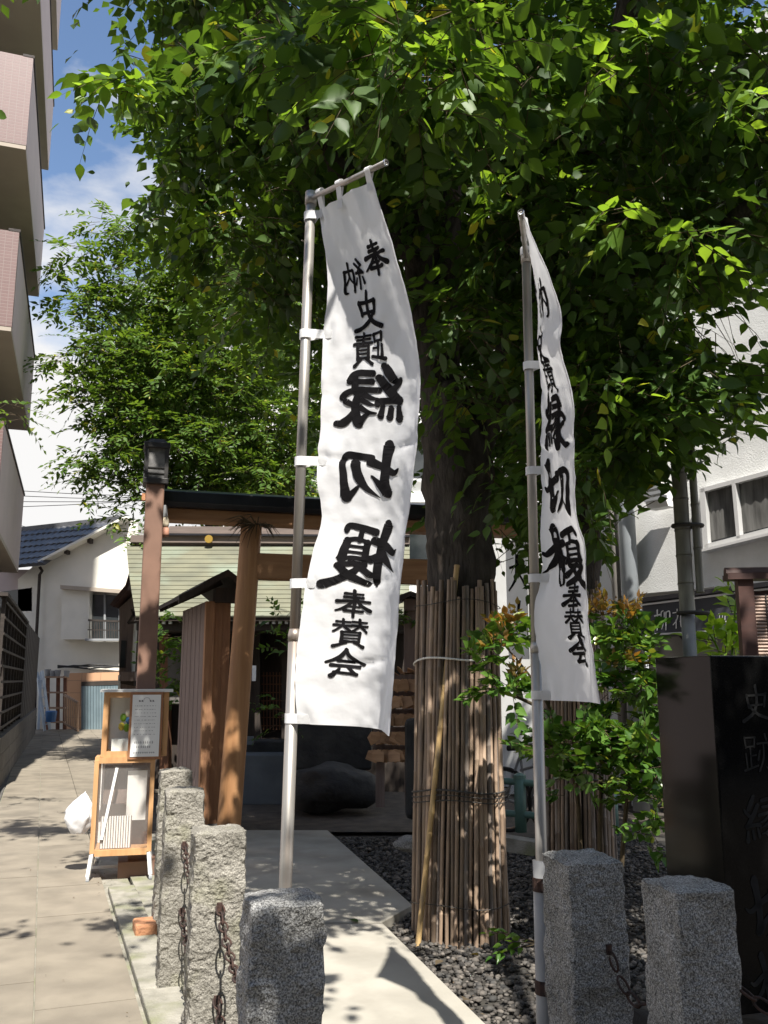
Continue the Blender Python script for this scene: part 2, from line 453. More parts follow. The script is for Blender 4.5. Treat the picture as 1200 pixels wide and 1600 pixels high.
_o = [n for n in _t.nodes if n.type == 'OUTPUT_MATERIAL'][0]; _s = _o.inputs[0].links[0].from_socket; _t.links.new(_s, _x.inputs[1]); _t.links.new(_d.outputs[0], _x.inputs[2]); _t.links.new(_x.outputs[0], _o.inputs[0])
m_bag = cloth_mat('plastic_bag', (.86, .86, .86), .3)
m_grey = M('grey_paint', (.30, .31, .32), (.25, .26, .27), rough=.6, scale=4)
m_pipe = M('downpipe_grey', (.36, .39, .41), (.30, .33, .35), rough=.5, scale=3)
m_pipe2 = M('downpipe_tan', (.33, .31, .285), (.27, .255, .235), rough=.5, scale=3)
m_awning = M('charcoal_awning', (.045, .048, .06), (.055, .058, .07), rough=.65, scale=3)
m_whitetxt = M('white_lettering', (.75, .75, .75), rough=.7)
m_curtain = M('pale_curtain', (.15, .147, .14), (.07, .068, .064), rough=.9, scale=3, stretch=(5, 5, .8))
m_bamboo_pole = M('weathered_bamboo_pole', (.27, .265, .22), (.20, .195, .165), rough=.5, scale=4, stretch=(5, 5, 1), c3=(.12, .11, .09), s3=3)
m_redcap = M('red_brown_wood', (.075, .036, .028), (.05, .026, .022), rough=.55, scale=4, stretch=(1, 5, 5))
m_reed = M('reed_panel', (.55, .40, .32), (.42, .30, .235), rough=.7, scale=9, stretch=(1, 1, 6), rnd=.1)
m_rock = M('dark_garden_rock', (.05, .05, .048), (.022, .023, .024), rough=.9, scale=3, bump=.8, bscale=14)
m_bluestone = M('blue_grey_stone', (.13, .15, .165), (.095, .11, .125), rough=.8, scale=3, bump=.2)
m_ema = M('ema_wood', (.50, .31, .18), (.38, .22, .12), rough=.7, scale=4, stretch=(1, 1, 6), rnd=.25)
m_green = M('green_railing_paint', (.10, .19, .16), (.08, .15, .13), rough=.5, scale=6)
m_black = M('black_rubber', (.02, .02, .02), rough=.7)
m_chrome = M('bright_metal', (.6, .6, .6), rough=.25, metal=1)
m_bulb = M('cream_lamp_glass', (.78, .68, .52), (.7, .6, .44), rough=.4, scale=6)
m_terra = M('terracotta_fitting', (.44, .22, .15), rough=.7)
m_cable = M('black_cable', (.03, .03, .03), rough=.7)
m_orange = M('broken_orange_brick', (.50, .24, .12), (.36, .17, .09), rough=.9, scale=20, bump=.5)
m_bluep = M('blue_plastic', (.06, .16, .36), rough=.4)
m_yel = M('yellow_leaf', (.55, .42, .05), rough=.6)

def wmat(o):
    return o.matrix_basis if o.parent is None else wmat(o.parent) @ o.matrix_parent_inverse @ o.matrix_basis

def link(o, parent=None):
    COL.objects.link(o)
    if parent is not None:
        o.parent = parent
        o.matrix_parent_inverse = wmat(parent).inverted()
    return o

# ================================================================ SETTING
def struct(name, mb, m, **k):
    o = mb.build(name, m, **k)
    o['kind'] = 'structure'
    return o

g = MB(); g.add([(-300, -60, -.03), (300, -60, -.03), (300, 500, -.03), (-300, 500, -.03)], [(0, 1, 2, 3)])
struct('ground', g, m_ground)

# alley: two columns of concrete paving slabs with recessed joints
alley = empty('alley_pavement', (0, 0, 0)); alley['kind'] = 'structure'
W_AL = .92
def al(sx, d, z=0):                      # sx metres left of the alley's right edge, d metres along it
    return Vector((-1.05, 4.32, z)) + A_DIR * d - A_RT * sx
b = MB(); b.box(al(.75, 16, -.012), (1.9, 44, .02), A_RT, A_DIR, UP)
b.build('joint_bed', m_kerb, alley)
for c in range(2):
    for k in range(40):
        d0 = -4.5 + k * .9 + (.0 if c else .45)
        b = MB(); b.box(al(.235 + c * .47, d0 + .45, .002 + random.uniform(-.002, .002)), (.463, .893, .03), A_RT, A_DIR, UP)
        b.build('paving_slab', m_slab, alley)
for c, d1 in ((-1, 3.6), (-2, 8.1), (-3, 9.0), (-4, 10.0)):
    for k in range(40):
        d0 = -4.5 + k * .9 + (.0 if c % 2 else .45)
        if d0 < d1: continue
        b = MB(); b.box(al(.235 + c * .47, d0 + .45, .002 + random.uniform(-.002, .002)), (.463, .893, .03), A_RT, A_DIR, UP)
        b.build('paving_slab', m_slab, alley)
b = MB(); b.box(al(1.16, 16, .0), (.42, 42, .03), A_RT, A_DIR, UP)
o = struct('gutter_strip', b, m_wallbase)
kerb = empty('kerb_strip', (0, 0, 0)); kerb['kind'] = 'structure'
for k in range(9):
    b = MB(); b.box(al(-.115, -2.2 + k * .6, .012 + random.uniform(-.004, .004)), (.19, .585, .06), A_RT, A_DIR, UP)
    b.build('kerb_stone', m_kerb, kerb, bevel=.008)
b = MB(); b.box(al(-.45, .6, -.004), (.46, 9.5, .03), A_RT, A_DIR, UP)
struct('footing_strip', b, m_kerb)

# approach path to the shrine
def path_piece(pts, name, parent, z=.05, t=.08):
    q = [gp(u, v, z) for u, v in pts]
    b = MB(); b.prism([p - Vector((0, 0, t)) for p in q], (0, 0, t))
    return b.build(name, m_path, parent, bevel=.006)
path = empty('shrine_path', (0, 0, 0)); path['kind'] = 'structure'
path_piece([(330, 1700), (870, 1708), (599, 1443), (345, 1443)], 'path_slab', path, .05)
path_piece([(345, 1440.5), (597, 1440.5), (645, 1414), (512, 1297), (362, 1297)], 'path_slab', path, .052)
b = MB(); q = [gp(u, v, .012) for u, v in ((330, 1300), (680, 1300), (760, 1240), (250, 1230))]
b.add(q, [(0, 1, 2, 3)]); struct('earth_court', b, m_ground)
b = MB(); b.add([Vector((-.5, 2.2, -.008)), Vector((2.6, 2.2, -.008)), Vector((3.2, 9.5, -.008)), Vector((-.8, 9.5, -.008))], [(0, 1, 2, 3)])
struct('gravel_bed', b, m_gravel_bed)

ico_v, ico_f = [], []
def _ico():
    t = (1 + 5 ** .5) / 2
    v = [(-1, t, 0), (1, t, 0), (-1, -t, 0), (1, -t, 0), (0, -1, t), (0, 1, t), (0, -1, -t), (0, 1, -t), (t, 0, -1), (t, 0, 1), (-t, 0, -1), (-t, 0, 1)]
    f = [(0, 11, 5), (0, 5, 1), (0, 1, 7), (0, 7, 10), (0, 10, 11), (1, 5, 9), (5, 11, 4), (11, 10, 2), (10, 7, 6), (7, 1, 8), (3, 9, 4), (3, 4, 2), (3, 2, 6), (3, 6, 8), (3, 8, 9), (4, 9, 5), (2, 4, 11), (6, 2, 10), (8, 6, 7), (9, 8, 1)]
    return np.array(v, float) / 1.902, np.array(f)
ICV, ICF = _ico()

def mesh_np(name, verts, faces, mat, smooth=False):
    me = bpy.data.meshes.new(name)
    nv, nf, k = len(verts), len(faces), faces.shape[1]
    me.vertices.add(nv); me.vertices.foreach_set('co', verts.astype(np.float32).ravel())
    me.loops.add(nf * k); me.loops.foreach_set('vertex_index', faces.astype(np.int32).ravel())
    me.polygons.add(nf); me.polygons.foreach_set('loop_start', np.arange(0, nf * k, k, dtype=np.int32))
    if smooth: me.polygons.foreach_set('use_smooth', np.ones(nf, dtype=bool))
    me.materials.append(mat); me.update(calc_edges=True); me.validate()
    return me

def pebbles(name, polys_test, box, n, mat, r0=.012, r1=.032):
    P = []
    while len(P) < n:
        x, y = rng.uniform(box[0], box[1]), rng.uniform(box[2], box[3])
        if polys_test(x, y): P.append((x, y))
    P = np.array(P); n = len(P)
    s = rng.uniform(r0, r1, (n, 1, 1)) * rng.uniform(.6, 1.3, (n, 1, 3)) * np.array([1, 1, .62])
    ang = rng.uniform(0, 6.28, n); ca, sa = np.cos(ang)[:, None], np.sin(ang)[:, None]
    v = (ICV[None] * (1 + rng.uniform(-.18, .18, (n, 12, 1)))) * s
    x = v[..., 0] * ca - v[..., 1] * sa; y = v[..., 0] * sa + v[..., 1] * ca
    v = np.stack([x + P[:, 0:1], y + P[:, 1:2], v[..., 2] + .004 + rng.uniform(0, .014, (n, 1))], -1)
    f = (ICF[None] + (np.arange(n) * 12)[:, None, None]).reshape(-1, 3)
    o = bpy.data.objects.new(name, mesh_np(name, v.reshape(-1, 3), f, mat))
    return tag(link(o), kind='stuff')

_edge = [gp(u, v, .05) for u, v in ((870, 1708), (599, 1443), (645, 1414), (512, 1297), (512, 1250))]
def right_of_path(x, y):
    for a, c in zip(_edge[:-1], _edge[1:]):
        lo, hi = sorted((a.y, c.y))
        if lo <= y <= hi:
            t = (y - a.y) / (c.y - a.y) if abs(c.y - a.y) > 1e-6 else 0
            return x > a.x + (c.x - a.x) * t + .01
    return x > -.1
pebbles('gravel', right_of_path, (-.8, 2.6, 3.3, 9.3), 17000, m_gravel, .007, .023)

# ================================================================ LARGE STRUCTURES
# --- apartment building on the left
AP = empty('apartment_building', (-7, 12, 0), 'tall apartment block with pink tiled balconies rising above the alley', 'building')
e0 = px(40, 235, 12); e1 = px(45, 675, 17.2)
bd = Vector((e1.x - e0.x, 17.2 - 12, 0)).normalized(); br_ = Vector((bd.y, -bd.x, 0))
E0 = Vector((e0.x, 12, 0)); LB = 5.5
def ap(along, out_, z):
    return E0 + bd * along + br_ * out_ + Vector((0, 0, z))
b = MB(); b.box(ap(5.0, -4.2, 16), (5.6, 10.4, 32), br_, bd, UP)
b.build('wall', m_lav, AP, uv=True)
for k in range(10):
    zb = 3.57 + 2.83 * k
    bal = MB(); bal.box(ap(LB / 2 - .02, -.7, zb + .06), (1.4, LB - .04, .12), br_, bd, UP)
    bo = bal.build('balcony', m_soffit, AP)
    q = MB(); q.box(ap(LB / 2 + .05, -.06, zb + .79), (.12, LB - .1, 1.45), br_, bd, UP)
    q.build('parapet', m_lav, bo, uv=True)
    q = MB(); q.box(ap(.045, -.695, zb + .79), (1.40, .1, 1.45), br_, bd, UP)
    q.build('tiled_end_panel', m_pinktile, bo, uv=True)
    q = MB(); q.box(ap(LB - .05, -.76, zb + .79), (1.27, .1, 1.45), br_, bd, UP)
    q.build('tiled_end_panel', m_pinktile, bo, uv=True)
    q = MB(); q.box(ap(LB / 2, -.06, zb + 1.535), (.16, LB + .02, .04), br_, bd, UP)
    q.build('coping', m_roofdark, bo)
    q = MB(); q.box(ap(LB / 2, -1.39, zb + 1.3), (.05, 3.2, 2.1), br_, bd, UP)
    q.build('window', m_darkglass, AP)
    q = MB(); q.tube([ap(-.06, -1.0, zb - .05), ap(-.06, -.75, zb - .05), ap(-.06, -.62, zb - .12), ap(-.06, -.62, zb - .3)], .045, 8)
    q.build('drain_pipe', m_soffit, AP, smooth=True)

# --- dark fence and block wall along the left of the alley
f0 = px(0, 1062, 13); f1 = px(57, 1062, 27); fd = Vector((f1.x - f0.x, 14, 0)); FL = fd.length; fd.normalize(); fr_ = Vector((fd.y, -fd.x, 0))
F0 = Vector((f0.x, 13, 0))
bw = empty('block_wall', F0, 'low dark block wall at the foot of the lattice fence', 'wall')
nb = 0
for r_ in range(3):
    for k in range(20):
        b = MB(); b.box(F0 + fd * (-1.2 + (k + .5 * (r_ % 2)) * .8) + Vector((0, 0, .125 + r_ * .25)), (.16, .785, .242), fr_, fd, UP)
        b.build('block', m_wallbase, bw)
fn = empty('lattice_fence', F0, 'dark timber lattice fence standing on the block wall', 'fence')
for k in range(9):
    b = MB(); b.box(F0 + fd * (k * .8 - .4) + fr_ * .0 + Vector((0, 0, 1.73)), (.05, .07, 1.92), fr_, fd, UP); b.build('post', m_fence, fn)
for k in range(9):
    b = MB(); b.box(F0 + fd * 2.8 + fr_ * .035 + Vector((0, 0, .86 + k * .22)), (.018, 6.6, .035), fr_, fd, UP); b.build('slat', m_fence, fn)
b = MB(); b.box(F0 + fd * 2.8 - fr_ * .12 + Vector((0, 0, 1.7)), (.02, 6.6, 1.85), fr_, fd, UP); b.build('backing_panel', m_wallbase, fn)
b = MB(); b.box(F0 + fd * 2.8 + Vector((0, 0, 2.72)), (.12, 6.8, .05), fr_, fd, UP); b.build('cap', m_fence, fn)
bf = empty('board_fence', F0 + fd * 6.4, 'tall plain dark board fence between lattice fence and cream house', 'fence')
for k in range(18):
    b = MB(); b.box(F0 + fd * (6.45 + k * .44) + Vector((0, 0, 1.37)), (.05 + .01 * (k % 2), .43, 2.74), fr_, fd, UP); b.build('board', m_fence, bf)

# --- cream house closing the alley
YH = 29.0
CH = empty('cream_house', px(120, 1140, YH), 'cream rendered house with dark tiled roof at the alley end', 'house')
def fp(u, v, Y=YH):
    return px(u, v, Y)
def facade(mb, pts, Y=YH, t=.3):
    return mb.prism([fp(u, v, Y) for u, v in pts], (0, t, 0))
b = MB(); facade(b, [(28, 1150), (28, 905), (60, 878), (192, 812), (215, 812), (215, 1150)], YH, 5)
b.build('wall', m_cream, CH)
b = MB(); b.prism([fp(u, v, YH - .05) for u, v in ((100, 1052), (190, 1050), (190, 1146), (100, 1146))], (0, .1, 0))
b.build('tiled_base', m_orangetile, CH, uv=True)
gd = MB(); gd.prism([fp(u, v, YH - .1) for u, v in ((127, 1070), (186, 1068), (186, 1142), (127, 1142))], (0, .06, 0))
go = gd.build('garage_shutter', m_shutter, CH)
for k in range(13):
    u0 = 129 + k * 4.4
    b = MB(); b.prism([fp(u, v, YH - .15) for u, v in ((u0, 1072), (u0 + 3.3, 1072), (u0 + 3.3, 1141), (u0, 1141))], (0, .05, 0)); b.build('slat', m_shutter, go)
b = MB(); b.prism([fp(u, v, YH - .12) for u, v in ((127, 1065), (187, 1063), (187, 1070), (127, 1072))], (0, .1, 0)); b.build('shutter_head', m_fence, CH)
# window, shutter box, balcony rail
b = MB(); b.prism([fp(u, v, YH - .35) for u, v in ((97, 920), (140, 924), (138, 999), (95, 999))], (0, .35, 0)); b.build('shutter_box', m_cream, CH)
b = MB(); b.prism([fp(u, v, YH - .55) for u, v in ((94, 914), (190, 921), (190, 927), (94, 920))], (0, .55, 0)); b.build('window_hood', m_soffit, CH)
wi = MB(); wi.prism([fp(u, v, YH - .04) for u, v in ((140, 928), (188, 931), (188, 998), (139, 998))], (0, .04, 0)); wo = wi.build('window', m_darkglass, CH)
for u0 in (139, 162, 185.5):
    b = MB(); b.prism([fp(u, v, YH - .09) for u, v in ((u0, 928), (u0 + 3, 928), (u0 + 3, 998), (u0, 998))], (0, .05, 0)); b.build('window_frame', m_grey, wo)
ro = MB(); ro.bar(fp(138, 969, YH - .5), fp(188, 971, YH - .5), .05, .06); rl = ro.build('balcony_rail', m_fence, CH)
for k in range(13):
    u0 = 140 + k * 3.9
    b = MB(); b.bar(fp(u0, 998, YH - .5), fp(u0, 970, YH - .5), .02, .02); b.build('baluster', m_fence, rl)
b = MB(); b.bar(fp(137, 984, YH - .5), fp(188, 985, YH - .5), .03, .03); b.build('rail_bar', m_fence, rl)
b = MB(); b.box(fp(163, 1000, YH - .3), (1.06, .5, .07)); b.build('balcony_floor', m_grey, CH)
b = MB(); b.tube([fp(62, 886, YH - .2), fp(66, 892, YH - .2), fp(62, 898, YH - .2), fp(56, 1010, YH - .2), fp(54, 1140, YH - .2)], .05, 6); b.build('downpipe', m_fence, CH)
b = MB(); b.prism([fp(u, v, YH + .0) for u, v in ((0, 925), (50, 918), (50, 955), (0, 955))], (0, .2, 0)); b.build('side_window', m_darkglass, CH)
b = MB(); b.prism([fp(u, v, YH + .2) for u, v in ((-10, 890), (56, 890), (56, 1150), (-10, 1150))], (0, 3, 0)); b.build('side_wing', m_lav, CH)
for i in range(3):
    pts = [fp(90 + 25 * t, 1040 + 2 * math.sin(t * 2 + i * 2) + i * 1.5, YH - .12) for t in range(5)]
    b = MB(); b.tube(pts, .025, 5); b.build('cable', m_cable, CH)
# roof: plane facing the camera whose lower edge is the verge
rt0, rt1 = fp(36, 833, 33.2), fp(196, 815, 33.2)        # ridge
rb0, rb1 = fp(34, 886, 28.6), fp(62, 884, 28.6)
n_r = (rt1 - rt0).cross(rb0 - rt0).normalized()
if n_r.z < 0: n_r = -n_r
def roofpt(u, v):
    d = ray(u, v); o_ = Vector((0, 0, CAM_H)); return o_ + d * ((rt0 - o_).dot(n_r) / d.dot(n_r))
tilem = None
for r_ in range(6):
    for c in range(-3, 17):
        fu = (c + .5) / 17; fv = (r_ + .5) / 6
        ut, ub = 38 + 150 * fu, 30 + 150 * fu
        vt = 833 - 15 * fu; vb = 888 - 15 * fu
        uu = ut + (ub - ut) * fv; vv = vt + (vb - vt) * fv
        lim = 884 - (uu - 60) * .535 if uu > 60 else 887
        if vv > lim + 1: continue
        p = roofpt(uu, vv)
        ex = (rt1 - rt0).normalized(); dn = n_r.cross(ex); dn = dn if dn.z < 0 else -dn
        b = MB(); wv = .36; L_ = .95
        prof = []
        for k in range(5):
            a = -1 + k * .5
            prof.append(p + ex * a * wv * .46 + n_r * (.13 * (1 - a * a) + .03))
        b.prism([q - dn * L_ * .5 - n_r * .03 for q in prof] , dn * L_ + n_r * .05)
        b.build('roof_tile', m_kawara, CH)
b = MB(); b.bar(rt0 + n_r * .1, rt1 + n_r * .1, .3, .22); b.build('roof_ridge', m_kawara, CH)
b = MB(); b.bar(fp(52, 885, 28.75), fp(200, 809, 28.75), .5, .07); b.build('verge_board', m_cream, CH)
for u0, v0 in ((105, 862), (141, 845)):
    b = MB(); b.box(fp(u0, v0, YH - .15), (.1, .3, .16)); b.build('rafter_end', m_fence, CH)

# --- grey timber outbuilding beside the hall
OB = empty('outbuilding', px(195, 1110, 17.5), 'narrow grey outbuilding with brown eaves left of the brown lamp post', 'building')
b = MB(); b.prism([px(u, v, 17.5) for u, v in ((186, 1125), (186, 950), (214, 925), (232, 925), (232, 1125))], (0, 3, 0)); b.build('wall', m_board, OB)
b = MB(); b.prism([px(u, v, 17.2) for u, v in ((171, 945), (196, 914), (203, 890), (206, 896), (199, 922), (176, 948))], (0, 3, 0)); b.build('roof', m_redcap, OB)
b = MB(); b.box(px(193, 1022, 17.45), (.09, .1, .52)); b.build('window', m_darkglass, OB)
b = MB(); b.prism([px(u, v, 17.1) for u, v in ((186, 1064), (189, 1050), (209, 1049), (211, 1064))], (0, .5, 0)); b.build('meter_hood', m_board, OB)
b = MB(); b.prism([px(u, v, 17.2) for u, v in ((188, 1064), (209, 1064), (209, 1072), (188, 1068))], (0, .3, 0)); b.build('meter_box', m_fence, OB)
b = MB(); b.tube([px(186, 1100, 17.3), px(186.5, 1055, 17.3)], .025, 6); b.build('conduit', m_white, OB)
b = MB(); b.tube([px(208, 1050, 17.3), px(212, 975, 17.3), px(214, 955, 17.3)], .035, 6); b.build('conduit', m_white, OB)
for (a, c) in (((200, 974), (212, 955)), ((200, 974), (213, 972)), ((206, 952), (212, 968))):
    b = MB(); b.bar(px(*a, 17.0), px(*c, 17.0), .04, .04); b.build('eave_bracket', m_fence, OB)

# --- shrine hall
SH = empty('shrine_hall', px(330, 1240, 13), 'small shrine hall with pale green lapped roof behind the torii', 'shrine')
YE, YR = 12.2, 14.6
NR = 16
for k in range(NR):
    fa, fb = k / NR, (k + 1) / NR
    va = 852 + (962 - 852) * fa; vb = 852 + (962 - 852) * fb + 1.5
    Ya = YR + (YE - YR) * fa; Yb = YR + (YE - YR) * fb - .03
    la = 198 + 14 * fa ** 1.4; lb = 198 + 14 * fb ** 1.4
    a0, a1, c0, c1 = px(la, va, Ya), px(640, va, Ya), px(lb, vb, Yb), px(640, vb, Yb)
    b = MB(); nrm = Vector((0, -.45, .9)).normalized()
    b.prism([a0, a1, c1 + nrm * .014, c0 + nrm * .014], (0, .01, -.02)); b.build('roof_course', m_copper, SH)
for (v0, v1, dy, mm) in ((836, 847, .0, m_ridge), (822, 834.5, .12, m_ridge)):
    b = MB(); b.prism([px(u, v, YR - .1 + dy) for u, v in ((205 if dy == 0 else 265, v0), (640, v0 + 3), (640, v1 + 3), (203 if dy == 0 else 258, v1))], (0, .5, 0)); b.build('ridge_board', mm, SH)
b = MB(); b.prism([px(u, v, YR - .16) for u, v in ((253, 833), (640, 836), (640, 839), (253, 836))], (0, .3, 0)); b.build('ridge_fillet', m_cap, SH)
b = MB(); c = px(326, 842, YR - .2); b.tube([c, c + Vector((0, .05, 0))], .065, 16); b.build('gold_emblem', m_gold, SH)
b = MB(); b.prism([px(u, v, YE) for u, v in ((211, 963), (640, 963), (640, 970), (211, 970))], (0, .1, 0)); b.build('fascia', m_darkwood, SH)
for u0 in list(range(249, 275, 10)) + list(range(409, 470, 10)):
    b = MB(); b.box(px(u0, 973, YE + .16), (.04, .25, .045)); b.build('rafter', m_white, SH)
b = MB(); b.prism([px(u, v, YE + .1) for u, v in ((213, 970), (640, 970), (640, 985), (213, 985))], (0, 1.2, 0)); b.build('eave_beam', m_darkwood, SH)
b = MB(); b.prism([px(u, v, YE + 1.1) for u, v in ((225, 985), (640, 985), (640, 1240), (225, 1240))], (0, 2, 0)); b.build('wall', m_darkwood, SH)
for u0, w0 in ((249, 14), (398, 8), (440, 10), (560, 12)):
    b = MB(); b.prism([px(u, v, YE + .85) for u, v in ((u0, 980), (u0 + w0, 980), (u0 + w0, 1230), (u0, 1230))], (0, .2, 0)); b.build('pillar', m_brownwood if u0 < 300 else m_darkwood, SH)
for k in range(9):
    u0 = 402 + k * 5
    b = MB(); b.bar(px(u0, 1050, YE + 1.02), px(u0, 1140, YE + 1.02), .014, .014); b.build('lattice_bar', m_brownwood, SH)
for k in range(7):
    v0 = 1056 + k * 13
    b = MB(); b.bar(px(400, v0, YE + 1.0), px(446, v0, YE + 1.0), .012, .012); b.build('lattice_bar', m_brownwood, SH)
b = MB(); b.prism([px(u, v, YE + .7) for u, v in ((262, 1000), (283, 1000), (283, 1100), (262, 1100))], (0, .05, 0)); b.build('plaster_panel', m_wallbase, SH)
st = empty('stone_steps', px(420, 1245, 12), 'low blue grey stone steps before the dark shrine hall', 'steps')
b = MB(); b.box(px(395, 1215, 11.95), (1.25, .5, .62)); b.build('lower_step', m_bluestone, st, bevel=.02)
b = MB(); b.box(px(405, 1168, 12.3), (1.2, .5, .2)); b.build('upper_step', m_rock, st, bevel=.02)
tag(MB().box(px(390, 1157, 11.9), (.1, .08, .1)).build('offering_box', m_bluestone), 'small pale stone box on the shrine steps', 'box')
tag(MB().box(px(397, 1052, 12.0), (.05, .02, .2)).build('paper_notice', m_paper), 'small white paper notice pinned to the hall pillar', 'notice')

# --- white building far behind the shrine
WB = empty('white_building', (2, 24, 0), 'plain white building showing in gaps behind the tree trunk', 'building')
b = MB(); b.box((.8, 27, 5), (11, 6, 10)); b.build('wall', m_white, WB)
for x in (-3.2, -1.6, 1.0, 2.2, 3.4):
    for z in (2.2, 5.0, 7.6):
        b = MB(); b.box((x, 23.98, z), (.9, .1, 1.3)); wo = b.build('window', m_darkglass, WB)
        b = MB(); b.box((x, 23.94, z - .7), (1.05, .2, .08)); b.build('sill', m_alu, wo)
for z in (3.6, 6.4):
    b = MB(); b.box((.8, 23.85, z), (11.1, .4, .3)); b.build('floor_band', m_stucco, WB)
LH = empty('louvred_house', px(430, 900, 21), 'pale house with white louvres half hidden behind the shrine roof', 'house')
b = MB(); b.prism([px(u, v, 21) for u, v in ((350, 1000), (350, 770), (420, 722), (500, 765), (500, 1000))], (0, 3, 0)); b.build('wall', m_white, LH)
for k in range(9):
    b = MB(); b.prism([px(u, v, 20.9) for u, v in ((365, 760 + k * 7), (480, 760 + k * 7), (480, 764 + k * 7), (365, 764 + k * 7))], (0, .1, -.04)); b.build('louvre', m_white, LH)
b = MB(); b.prism([px(u, v, 20.6) for u, v in ((340, 772), (420, 715), (505, 768), (505, 774), (420, 722), (340, 779))], (0, 3.4, 0)); b.build('roof', m_stucco, LH)

# --- the unseen street and the building opposite, added to darken reflections and sky light
b = MB(); b.box((0, -5.2, -.012), (60, 7.0, .03)); struct('street', b, M('asphalt', (.055, .055, .056), (.04, .04, .041), rough=.9, scale=40))
OPB = empty('unseen_street_building', (0, -11, 0), 'unseen grey building across the street, added to cut sky light', 'building')
b = MB(); b.box((2, -13.5, 5.75), (46, 5, 11.5)); b.build('wall', m_wallbase, OPB)
for x in range(-18, 22, 3):
    for z in (1.6, 4.4, 7.2, 10.0):
        b = MB(); b.box((x, -10.98, z), (1.5, .1, 1.5)); b.build('window', m_darkglass, OPB)

# --- stucco building on the right
SB = empty('stucco_building', (5, 12, 0), 'pale grey stucco building with curtained window on the right', 'building')
P0 = px(1050, 985, 11.0); P0.z = 0
H_ = R(-36); sd_ = Vector((math.sin(H_), math.cos(H_), 0)); sn_ = Vector((-sd_.y, sd_.x, 0))   # along (away), outward normal (towards the alley)
if sn_.dot(-P0) < 0: sn_ = -sn_
def sp(u, v, o_=0.0):
    """point of the facade plane (pushed out by o_) under photo pixel u, v"""
    d = ray(u, v); C = Vector((0, 0, CAM_H)); Q = P0 + sn_ * o_
    return C + d * ((Q - C).dot(sn_) / d.dot(sn_))
far = sp(972, 985); near = sp(1330, 985); far.z = near.z = 0
b = MB(); zb = 2.62; b.prism([far + UP * zb, near + UP * zb, near + UP * 9.5, far + UP * 9.5], -sn_ * 6); b.build('wall', m_stucco, SB)
b = MB(); b.prism([far - sn_ * .5, near - sn_ * .5, near - sn_ * .5 + UP * 2.6, far - sn_ * .5 + UP * 2.6], -sn_ * 5); b.build('ground_floor_wall', m_pipe2, SB)
# end wall turned away (shaded) left of the pipes
fe = far + (-S_RT) * 0
b = MB(); b.prism([far + sd_ * .02 - sn_ * .02, far + sd_ * .02 - sn_ * .02 + Vector((-1.6, 1.5, 0)), far + sd_ * .02 - sn_ * .02 + Vector((-1.6, 1.5, 9)), far + sd_ * .02 - sn_ * .02 + UP * 9], (.4, .4, 0)); b.build('end_wall', m_white, SB)
wq = [sp(1098, 765, .0), sp(1260, 722, .0), sp(1260, 815, .0), sp(1104, 856, .0)]
b = MB(); b.prism([p + sn_ * .012 for p in wq], sn_ * .004); wo = b.build('window', m_darkglass, SB)
def wbar(a, c, wd, o_=.05, m=m_alu, nm='window_frame'):
    b = MB(); b.bar(sp(*a, o_), sp(*c, o_), wd, .09, sn_); b.build(nm, m, wo)
wbar((1098, 767), (1260, 724), .05); wbar((1104, 856), (1260, 816), .07); wbar((1100, 764), (1106, 858), .07); wbar((1149, 752), (1157, 842), .045)
b = MB(); b.bar(sp(1098, 862, .08), sp(1262, 822, .08), .16, .03, UP); b.build('sill', m_alu, wo)
# curtains hanging just behind the pane, folds as geometry
for (ua, ub) in ((1104, 1150), (1156, 1262)):
    top = [sp(ua + (ub - ua) * t / 14, 768 - (ua + (ub - ua) * t / 14 - 1100) * .262, .017 + .012 * (t % 2)) for t in range(15)]
    bot = [sp(ua + (ub - ua) * t / 14 + 4, 846 - (ua + (ub - ua) * t / 14 - 1104) * .25, .017 + .012 * (t % 2)) for t in range(15)]
    b = MB(); b.add(top + bot, [(i, i + 1, 16 + i, 15 + i) for i in range(14)]); b.build('curtain', m_curtain, wo, smooth=True)
# awning fascia with lettering
aw = MB(); aw.prism([sp(1003, 940, .5), sp(1205, 914, .5), sp(1205, 981, .5), sp(1008, 993, .5)], -sn_ * .5); ao = aw.build('awning', m_awning, SB)
b = MB(); b.bar(sp(1002, 938, .52), sp(1205, 912, .52), .05, .05); b.build('awning_trim', m_cap, ao)
b = MB(); b.bar(sp(1002, 945.5, .512), sp(1205, 919.5, .512), .02, .02); b.build('white_line', m_whitetxt, ao)
b = MB(); b.bar(sp(1008, 992, .512), sp(1205, 981, .512), .02, .02); b.build('white_line', m_whitetxt, ao)
for nm, u0, u1, rad, mm in (('downpipe', 987, 996, .105, m_pipe), ('narrow_downpipe', 965, 972, .06, m_pipe2)):
    a = sp(u0 - 12, 600, .18); c = sp(u0, 960, .18); c2 = Vector((c.x, c.y, 0)); a2 = Vector((c.x, c.y, 9))
    b = MB(); b.tube([c2, a2], rad, 12); po = b.build(nm, mm, SB, smooth=True)
    for z in (2.4, 4.0, 5.6):
        b = MB(); b.tube([c2 + UP * z, c2 + UP * (z + .06)], rad + .02, 12); b.build('pipe_clip', mm, po)
b = MB(); b.box(sp(1024, 765, .25), (.16, .3, .5), sn_, sd_, (UP + sn_ * .5).normalized()); fo = b.build('wall_louvre', m_white, SB)
for k in range(4):
    b = MB(); b.box(sp(1024, 752 + k * 9, .36), (.03, .32, .04), sn_, sd_, UP); b.build('fin', m_grey, fo)
b = MB(); b.torus(sp(1045, 1018, -.4), sn_, .28, .03, 20, 6); b.build('door_arch', m_fence, SB)

